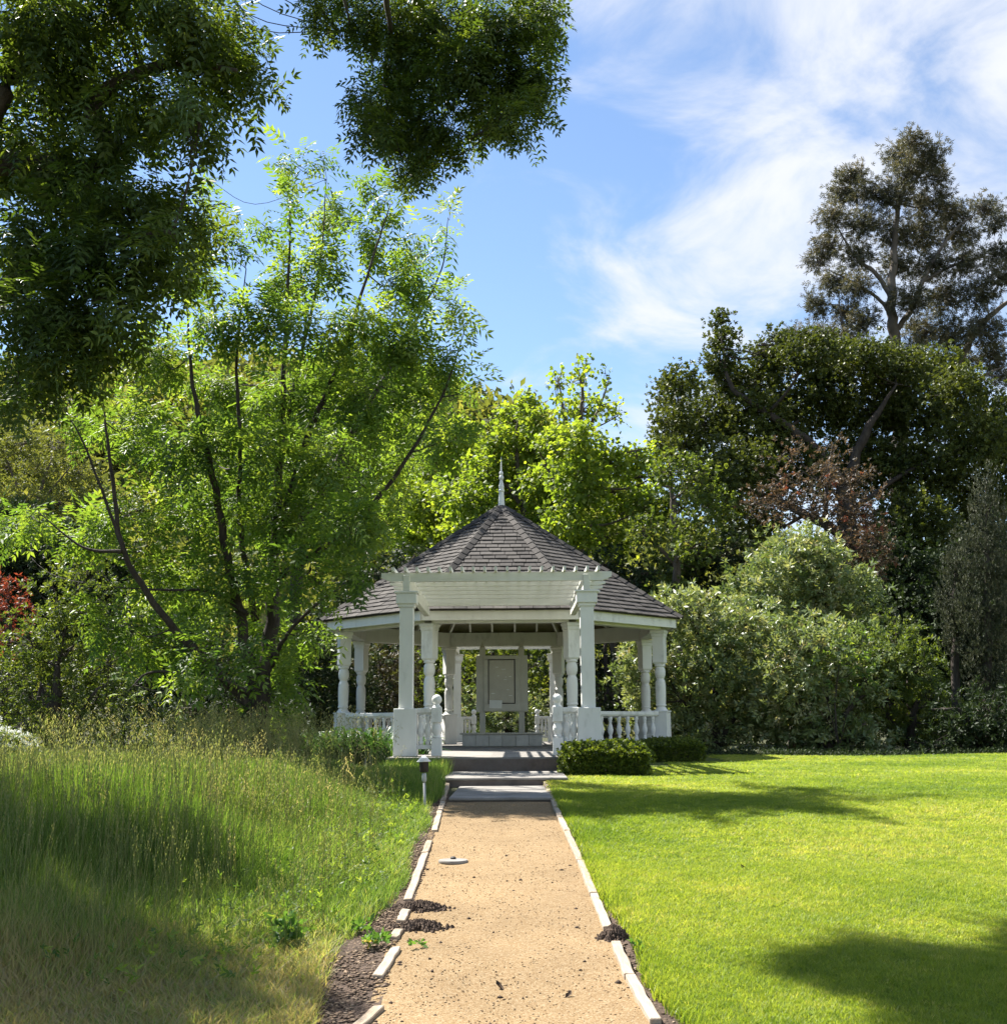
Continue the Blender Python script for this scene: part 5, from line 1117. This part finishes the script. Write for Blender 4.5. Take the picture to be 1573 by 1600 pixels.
# weeds by the path
def weed(u, v, s, n, label, up=0.5, name='weed', flower=False):
    b = G(u, v); pos = np.repeat(np.array([[0, 0, 0.03]]), n, 0) + RNG.normal(size=(n, 3))*np.array((s*.25, s*.25, s*up*0.35)) + np.array((0, 0, s*up*0.5))
    a = RNG.random(n)*6.28; ax = np.stack([np.cos(a), np.sin(a), RNG.normal(size=n)*0.3 + up], -1)
    vv_, ff_, rr_ = place(t_spray(5, 0.6, 0.16, 9, 0.6), pos, ax, s*(0.5 + 0.5*RNG.random(n)), RNG.random(n), 0.4)
    o = tag(obj(name, np_mesh(name, vv_, [ff_], rr_), M['weed'], None, b), label, 'plant')
    if flower:
        mb = MB(); mb.tube([(0, 0, 0), (0.01, 0, s*1.1)], [0.003, 0.002], 5)
        for k in range(9):
            t = 6.283*k/9; mb.add([(0.01, 0, s*1.1), (0.01+0.035*math.cos(t-.25), 0.035*math.sin(t-.25), s*1.12), (0.01+0.045*math.cos(t), 0.045*math.sin(t), s*1.11), (0.01+0.035*math.cos(t+.25), 0.035*math.sin(t+.25), s*1.12)], [(0, 1, 2, 3)])
        mb.build('flower', M['petal_yellow'], o)
    return o
weed(443, 1490, 0.12, 26, 'dark green broad leaved weed standing at the edge of the grass shadow', 0.9)
weed(588, 1483, 0.08, 12, 'small bright green weed beside the split edging board', 0.4)
weed(562, 1462, 0.08, 12, 'small bright green weed at the edge of the long grass', 0.4)
weed(654, 1485, 0.06, 5, 'tiny green sprig on the gravel just inside the left edging', 0.2)
weed(574, 1487, 0.05, 6, 'small weed with one yellow flower on the bare soil', 0.6, flower=True)
weed(1002, 1490, 0.06, 7, 'tiny weed beside the right edging boards', 0.3)

# ------------------------------------------------------------------ wooded hill behind
def hill_h(x, y):
    x = np.asarray(x, float); y = np.asarray(y, float)
    u = x/np.maximum(y, 1)
    crest = np.interp(u*FPX + CX, [-600, -200, 0, 200, 450, 700, 820, 920, 1050, 1300, 1700, 2300], [34, 36, 37.0, 39, 37.5, 33.5, 31.5, 25, 18, 15, 14, 12])
    t = smooth(52, 128, y)
    back = 1 - 0.25*smooth(135, 260, y)
    return 1.0 + crest*t*back + 1.2*np.sin(x*0.11)*np.sin(y*0.09)*t
xs = np.linspace(-260, 260, 90); ys = np.concatenate((np.linspace(50, 140, 50), np.linspace(150, 330, 14)))
X, Y = np.meshgrid(xs, ys); Z = hill_h(X, Y) - 0.6
Z[0, :] = -1; Z[-1, :] = -2; Z[:, 0] = -2; Z[:, -1] = -2
i = np.arange(X.size).reshape(X.shape); q = np.stack([i[:-1, :-1], i[:-1, 1:], i[1:, 1:], i[1:, :-1]], -1).reshape(-1, 4)
me = np_mesh('hill', np.stack([X, Y, Z], -1).reshape(-1, 3), [q]); me.shade_smooth(); tag(obj('hill', me, M['ground']), kind='structure')
V, F, Rn, vo = [], [], [], 0
for i in range(640):
    y = RNG.uniform(62, 134); x = RNG.uniform(-0.62, 0.32)*y
    r = RNG.uniform(1.6, 3.6)*(0.7 + y/220); z = float(hill_h(x, y)) + r*0.35
    pos, ax, sz, r_, _t = clump_leaves((x, y, z), (r, r, r*0.8), 210, 0.55 + y*0.0042, 0.0, 0.62, 4, 0.7, RNG.uniform(-0.35, 0.3), 0.5)
    v, f, r_ = place(T_SIMPLE, pos, ax, sz, r_, 0.9); V.append(v); F.append(f + vo); Rn.append(r_); vo += len(v)
tag(obj('hillside_woodland', np_mesh('hillside_woodland', np.vstack(V), [np.vstack(F)], np.concatenate(Rn)), M['leaf_hill']), kind='stuff')

# ------------------------------------------------------------------ grasses (instanced tufts)
def tuft_mesh(name, n, r, h, wd, mat, lean=0.25, curl=0.35, segs=3, seed=0, hv=0.35):
    r_ = np.random.default_rng(seed); V, Q, T = [], [], []; o = 0
    for i in range(n):
        a = r_.random()*6.283; rr = r*math.sqrt(r_.random()); x0, y0 = rr*math.cos(a), rr*math.sin(a)
        b = r_.random()*6.283; hh = h*(1 - hv*r_.random()); ln = lean*r_.random()*hh; cu = curl*r_.random()*hh; ww = wd*(0.7 + 0.6*r_.random())
        cx_, cy_ = math.cos(b), math.sin(b); sxx, syy = -cy_, cx_
        tw = r_.random()*6.283; sxx, syy = math.cos(tw), math.sin(tw)
        for j in range(segs):
            t = j/segs; off = ln*t + cu*t*t; z = hh*t - 0.15*cu*t*t; q = ww*(1 - 0.55*t)/2
            V += [(x0 + cx_*off - sxx*q, y0 + cy_*off - syy*q, z), (x0 + cx_*off + sxx*q, y0 + cy_*off + syy*q, z)]
        V.append((x0 + cx_*(ln + cu), y0 + cy_*(ln + cu), hh - 0.25*cu))
        for j in range(segs-1): Q.append((o+2*j, o+2*j+1, o+2*j+3, o+2*j+2))
        T.append((o+2*segs-2, o+2*segs-1, o+2*segs)); o += 2*segs + 1
    me = np_mesh(name, np.array(V), [np.array(Q), np.array(T)]); me.materials.append(mat); return me
def oat_mesh(name, n, h, seed):
    r_ = np.random.default_rng(seed); mb = MB()
    for i in range(n):
        a = r_.random()*6.283; x0, y0 = 0.10*math.cos(a), 0.10*math.sin(a); b = a + r_.normal()*0.5; hh = h*(0.75 + 0.35*r_.random()); le = 0.22*hh*(0.4 + r_.random())
        pts = [(x0 + math.cos(b)*le*t**2, y0 + math.sin(b)*le*t**2, hh*(t - 0.10*t**4)) for t in np.linspace(0, 1, 6)]
        mb.tube(pts, [0.0022, 0.002, 0.0018, 0.0015, 0.0012, 0.0008], 3)
        for k in range(11):
            t = 0.70 + 0.30*k/10; px_ = np.array((x0 + math.cos(b)*le*t**2, y0 + math.sin(b)*le*t**2, hh*(t - 0.10*t**4)))
            d = r_.normal(size=3)*0.5; d[2] = -0.75; d /= np.linalg.norm(d); st0 = px_ + np.array((d[0], d[1], 0.1))*0.05; l = 0.045
            s = np.cross(d, (0.3, 0.8, 0.2)); s /= np.linalg.norm(s)
            mb.add([px_, st0, st0 + s*0.0012], [(0, 1, 2)]); mb.add([st0, st0 + d*l*0.4 + s*0.0055, st0 + d*l, st0 + d*l*0.4 - s*0.0055], [(0, 1, 2, 3)])
    me = mb.mesh(name); me.materials.append(M['straw']); return me

def scatter(name, pts, rot, scl, rnd, var, meshes):
    """A point mesh whose points carry tufts (geometry nodes)."""
    me = bpy.data.meshes.new(name); me.vertices.add(len(pts)); me.vertices.foreach_set('co', np.ascontiguousarray(pts, np.float32).ravel())
    def at(nm, typ, val, key): a = me.attributes.new(nm, typ, 'POINT'); a.data.foreach_set(key, np.ascontiguousarray(val).ravel())
    at('rot', 'FLOAT_VECTOR', rot.astype(np.float32), 'vector'); at('scl', 'FLOAT_VECTOR', scl.astype(np.float32), 'vector'); at('rnd', 'FLOAT', rnd.astype(np.float32), 'value'); at('var', 'INT', var.astype(np.int32), 'value')
    o = bpy.data.objects.new(name, me); COL.objects.link(o)
    g = bpy.data.node_groups.new(name, 'GeometryNodeTree')
    g.interface.new_socket('Geometry', in_out='INPUT', socket_type='NodeSocketGeometry'); g.interface.new_socket('Geometry', in_out='OUTPUT', socket_type='NodeSocketGeometry')
    gi = g.nodes.new('NodeGroupInput'); go = g.nodes.new('NodeGroupOutput'); jn = g.nodes.new('GeometryNodeJoinGeometry')
    na = lambda n_, t_: N(g, 'GeometryNodeInputNamedAttribute', data_type=t_, i_Name=n_)
    nr, ns, nv = na('rot', 'FLOAT_VECTOR'), na('scl', 'FLOAT_VECTOR'), na('var', 'INT')
    e2r = g.nodes.new('FunctionNodeEulerToRotation'); L(g, nr.outputs[0], e2r.inputs[0])
    for k, m_ in enumerate(meshes):
        src = bpy.data.objects.new(m_.name, m_)
        oi = g.nodes.new('GeometryNodeObjectInfo'); oi.inputs['Object'].default_value = src
        eq = N(g, 'FunctionNodeCompare', data_type='INT', operation='EQUAL'); L(g, nv.outputs[0], eq.inputs[2]); eq.inputs[3].default_value = k
        ip = g.nodes.new('GeometryNodeInstanceOnPoints'); L(g, gi.outputs[0], ip.inputs['Points']); L(g, eq.outputs[0], ip.inputs['Selection']); L(g, oi.outputs['Geometry'], ip.inputs['Instance']); L(g, e2r.outputs[0], ip.inputs['Rotation']); L(g, ns.outputs[0], ip.inputs['Scale'])
        L(g, ip.outputs[0], jn.inputs[0])
    L(g, jn.outputs[0], go.inputs[0])
    md = o.modifiers.new('scatter', 'NODES'); md.node_group = g
    return tag(o, kind='stuff')

def fbm(x, y, s=1.0):
    return (np.sin(x*1.3*s + 1.7*np.sin(y*0.9*s)) + np.sin(y*1.7*s + 1.3*np.sin(x*1.1*s + 2)) + 0.6*np.sin((x+y)*3.1*s) + 0.5*np.sin((x*2.3 - y*2.9)*s + 1))/3.1

# lawn
def lawn_pts(n, y0, y1, pw):
    y = y0 + (y1-y0)*RNG.random(n)**pw
    left = rx(np.minimum(y, 12)) + 0.075
    left = np.where(y < 8, left + 0.10*smooth(8.0, 5.0, y)*(0.7+0.5*np.sin(y*3.1)), left)
    right = np.minimum(0.47*y + 0.9, 14)
    x = left + (right - left)*RNG.random(n)
    ok = ~((y > 12) & (x < 1.0) & (y > 16)) & ~((y > 17.0) & (x < gx(1010, 18)) & (y < 18.4))
    ok &= ~((y > 18.4) & (x < 2.9)) & ~((y > 15.6) & (x < gx(1010, 16.2))) & ~((y > 21.0) & (x < 4.3))
    return x[ok], y[ok]
lx_, ly_ = [], []
for (n, a, b_, pw) in ((26000, 4.3, 8.5, 1.0), (24000, 8.0, 14.5, 1.1), (24000, 14, 24.9, 1.0)):
    x, y = lawn_pts(n, a, b_, pw); lx_.append(x); ly_.append(y)
x = np.concatenate(lx_); y = np.concatenate(ly_); n = len(x)
sc_ = np.interp(y, [4, 8, 14, 25], [0.95, 1.15, 1.7, 2.6])
edge = np.exp(-np.maximum(x - rx(np.minimum(y, 12)), 0)/0.22)
hz = np.interp(y, [4, 8, 14, 25], [1.0, 1.0, 1.0, 1.05])*(0.85 + 0.25*fbm(x, y, 1.6) + 0.75*edge)
sc3 = np.stack([sc_, sc_, np.maximum(hz, 0.45)], -1)
rot = np.stack([RNG.normal(size=n)*0.08, RNG.normal(size=n)*0.08, RNG.random(n)*6.28], -1)
rnd = np.clip(0.45 + 0.36*fbm(x, y, 0.55) + 0.22*RNG.normal(size=n) + 0.16*fbm(x, y, 3.0), 0, 1)
lt = [tuft_mesh('lawn_tuft', 26, 0.055, 0.052, 0.0060, M['lawn_blade'], 0.5, 0.7, 2, 20+k) for k in range(3)]
scatter('lawn_grass', np.stack([x, y, gz(x, y) + 0.004], -1), rot, sc3, rnd, RNG.integers(0, 3, n), lt)

# long grass of the meadow on the left
def meadow_pts(n, y0, y1, pw=1.0):
    y = y0 + (y1-y0)*RNG.random(n)**pw
    right = np.where(y < 13, lx(y) - 0.08 - 0.18*smooth(8.5, 5.0, y) - 0.05*np.sin(y*2.3), lx(13.0) - 0.12)
    right = np.where(y > 16.4, np.minimum(right, -3.5 - 0.12*(y - 16.4)), right)
    left = -0.47*y - 1.0
    x = left + (right - left)*RNG.random(n)
    return x, y
mx_, my_ = [], []
for (n, a, b_) in ((12000, 4.2, 9.0), (12500, 8.5, 14.0), (13000, 13.5, 21.5)):
    x, y = meadow_pts(n, a, b_); mx_.append(x); my_.append(y)
x = np.concatenate(mx_); y = np.concatenate(my_); n = len(x)
dist = lx(np.minimum(y, 13)) - x
hgt = 0.13 + 0.74*smooth(0.05, 2.2, dist)*smooth(4.8, 8.8, y + 0.25*fbm(x, y, 0.8)*2) 
hgt *= (0.78 + 0.30*fbm(x, y, 1.1))*np.interp(y, [9.5, 13.5, 17], [1.0, 0.50, 0.42])
hgt = np.where((y > 11) & (dist < 0.9), np.maximum(hgt, 0.32*smooth(10.5, 13, y)), hgt)
hgt = np.clip(hgt, 0.09, 0.95)
wsc = np.interp(y, [4, 9, 14, 22], [0.85, 1.0, 1.2, 1.6])*(0.55 + 0.45*smooth(0.0, 0.8, dist))
sc3 = np.stack([wsc, wsc, hgt/0.5], -1)
rot = np.stack([RNG.normal(size=n)*0.10, RNG.normal(size=n)*0.10, RNG.random(n)*6.28], -1)
dry = 0.34 + 0.18*fbm(x, y, 0.9) + 0.22*RNG.normal(size=n) + 0.55*smooth(7.6, 5.2, y) + 0.10*smooth(1.2, 0.2, dist) + 0.10*smooth(14, 19, y)
mt = [tuft_mesh('meadow_tuft', 20, 0.09, 0.50, 0.0070, M['meadow_blade'], 0.16, 0.28, 4, 40+k, 0.75) for k in range(4)]
scatter('meadow_grass', np.stack([x, y, gz(x, y)], -1), rot, sc3, np.clip(dry, 0, 1), RNG.integers(0, 4, n), mt)

# seeding wild oats and fine herbs among it
xo, yo = [], []
for (n, a, b_, u0, u1) in ((170, 12.9, 15.4, 260, 480), (40, 14, 19, 60, 300), (90, 12.5, 15.4, 300, 590), (90, 8, 13, 0, 640)):
    d = RNG.uniform(a, b_, n); u = RNG.uniform(u0, u1, n); xx = (u - CX)/FPX*d*1.0
    ok = xx < lx(np.minimum(d, 13)) - 0.25; ok &= ~((d > 16.4) & (xx > -3.5)); xo.append(xx[ok]); yo.append(d[ok])
x = np.concatenate(xo); y = np.concatenate(yo); n = len(x)
so = np.interp(y, [8, 12.5, 14, 21], [0.58, 0.66, 0.86, 0.95])*(0.8 + 0.3*RNG.random(n))*np.where((y > 17) & (np.abs(x + 5.0) < 1.5), 1.15, 1.0)
scatter('wild_oats', np.stack([x, y, gz(x, y)], -1), np.stack([RNG.normal(size=n)*0.06, RNG.normal(size=n)*0.06, RNG.random(n)*6.28], -1), np.stack([so, so, so], -1), np.clip(0.45 + 0.25*RNG.normal(size=n), 0, 1), RNG.integers(0, 3, n), [oat_mesh('wild_oat', 4, 1.15, 60+k) for k in range(3)])
# thin upright flowering stems standing above the blades
nS = 2600
yS = 5.5 + 13.5*RNG.random(nS)**0.9; aS = -0.47*yS - 1.0; bS = np.where(yS < 13, lx(yS) - 0.35, np.where(yS < 16.4, lx(13.0) - 0.25, -3.6))
xS = aS + (bS - aS)*RNG.random(nS); dS = lx(np.minimum(yS, 13)) - xS
hS = (0.45 + 0.55*smooth(0.1, 2.0, dS)*smooth(5.0, 9.0, yS))*(0.75 + 0.4*RNG.random(nS))*np.interp(yS, [9.5, 13.0], [1.0, 0.45])
def stem_mesh(name, n, seed):
    r_ = np.random.default_rng(seed); mb = MB()
    for i in range(n):
        x0, y0 = r_.normal()*0.10, r_.normal()*0.10; b = r_.random()*6.283; le = 0.10*r_.random(); hh = 0.7 + 0.3*r_.random()
        pts = [(x0 + math.cos(b)*le*t**2, y0 + math.sin(b)*le*t**2, hh*t) for t in (0, 0.4, 0.75, 1.0)]
        mb.tube(pts, [0.0024, 0.0020, 0.0016, 0.001], 3)
        for k in range(7):
            t = 0.78 + 0.22*k/6; p = np.array((x0 + math.cos(b)*le*t**2, y0 + math.sin(b)*le*t**2, hh*t)); a = k*2.4; d = np.array((math.cos(a)*0.35, math.sin(a)*0.35, 0.9)); l = 0.035
            s_ = np.array((-math.sin(a), math.cos(a), 0)); mb.add([p, p + d*l*0.5 + s_*0.004, p + d*l, p + d*l*0.5 - s_*0.004], [(0, 1, 2, 3)])
    me = mb.mesh(name); me.materials.append(M['straw']); return me
scatter('flowering_grass', np.stack([xS, yS, gz(xS, yS)], -1), np.stack([RNG.normal(size=nS)*0.05, RNG.normal(size=nS)*0.05, RNG.random(nS)*6.28], -1), np.stack([hS, hS, hS], -1), np.clip(0.25 + 0.25*RNG.normal(size=nS), 0, 1), RNG.integers(0, 3, nS), [stem_mesh('grass_stem', 4, 80+k) for k in range(3)])
# low leafy herbs along the right edge of the long grass
nh = 900
yh = RNG.uniform(5.2, 13.0, nh); xh = lx(yh) - 0.12 - 0.40*smooth(8.5, 5.0, yh) - np.abs(RNG.normal(size=nh))*0.45
pos = np.stack([xh, yh, gz(xh, yh) + RNG.uniform(0.03, 0.26, nh)*smooth(0.0, 0.5, lx(yh) - xh)], -1)
ax = RNG.normal(size=(nh, 3))*0.6 + np.array((0, 0, 0.7))
v, f, r_ = place(t_spray(7, 0.5, 0.09, 12, 0.8), pos, ax, 0.055*(0.6 + 0.8*RNG.random(nh)), RNG.random(nh), 0.8)
tag(obj('herbs', np_mesh('herbs', v, [f], r_), M['leaf_multi']), kind='stuff')
# dark leaf strip filling in the shade at the foot of the back shrubs
nh = 1500
yh = RNG.uniform(24.2, 25.6, nh); xh = RNG.uniform(4.2, 14, nh)
v, f, r_ = place(t_spray(7, 0.5, 0.09, 13, 0.8), np.stack([xh, yh, gz(xh, yh) + RNG.uniform(0, 0.10, nh)], -1), RNG.normal(size=(nh, 3))*0.6 + np.array((0, 0, 0.6)), 0.11*(0.6 + 0.8*RNG.random(nh)), RNG.random(nh), 0.8)
tag(obj('shade_fill', np_mesh('shade_fill', v, [f], r_), M['leaf_dark']), kind='stuff')
print('TREE TRIS', sum(t[1] for t in TREES), TREES)
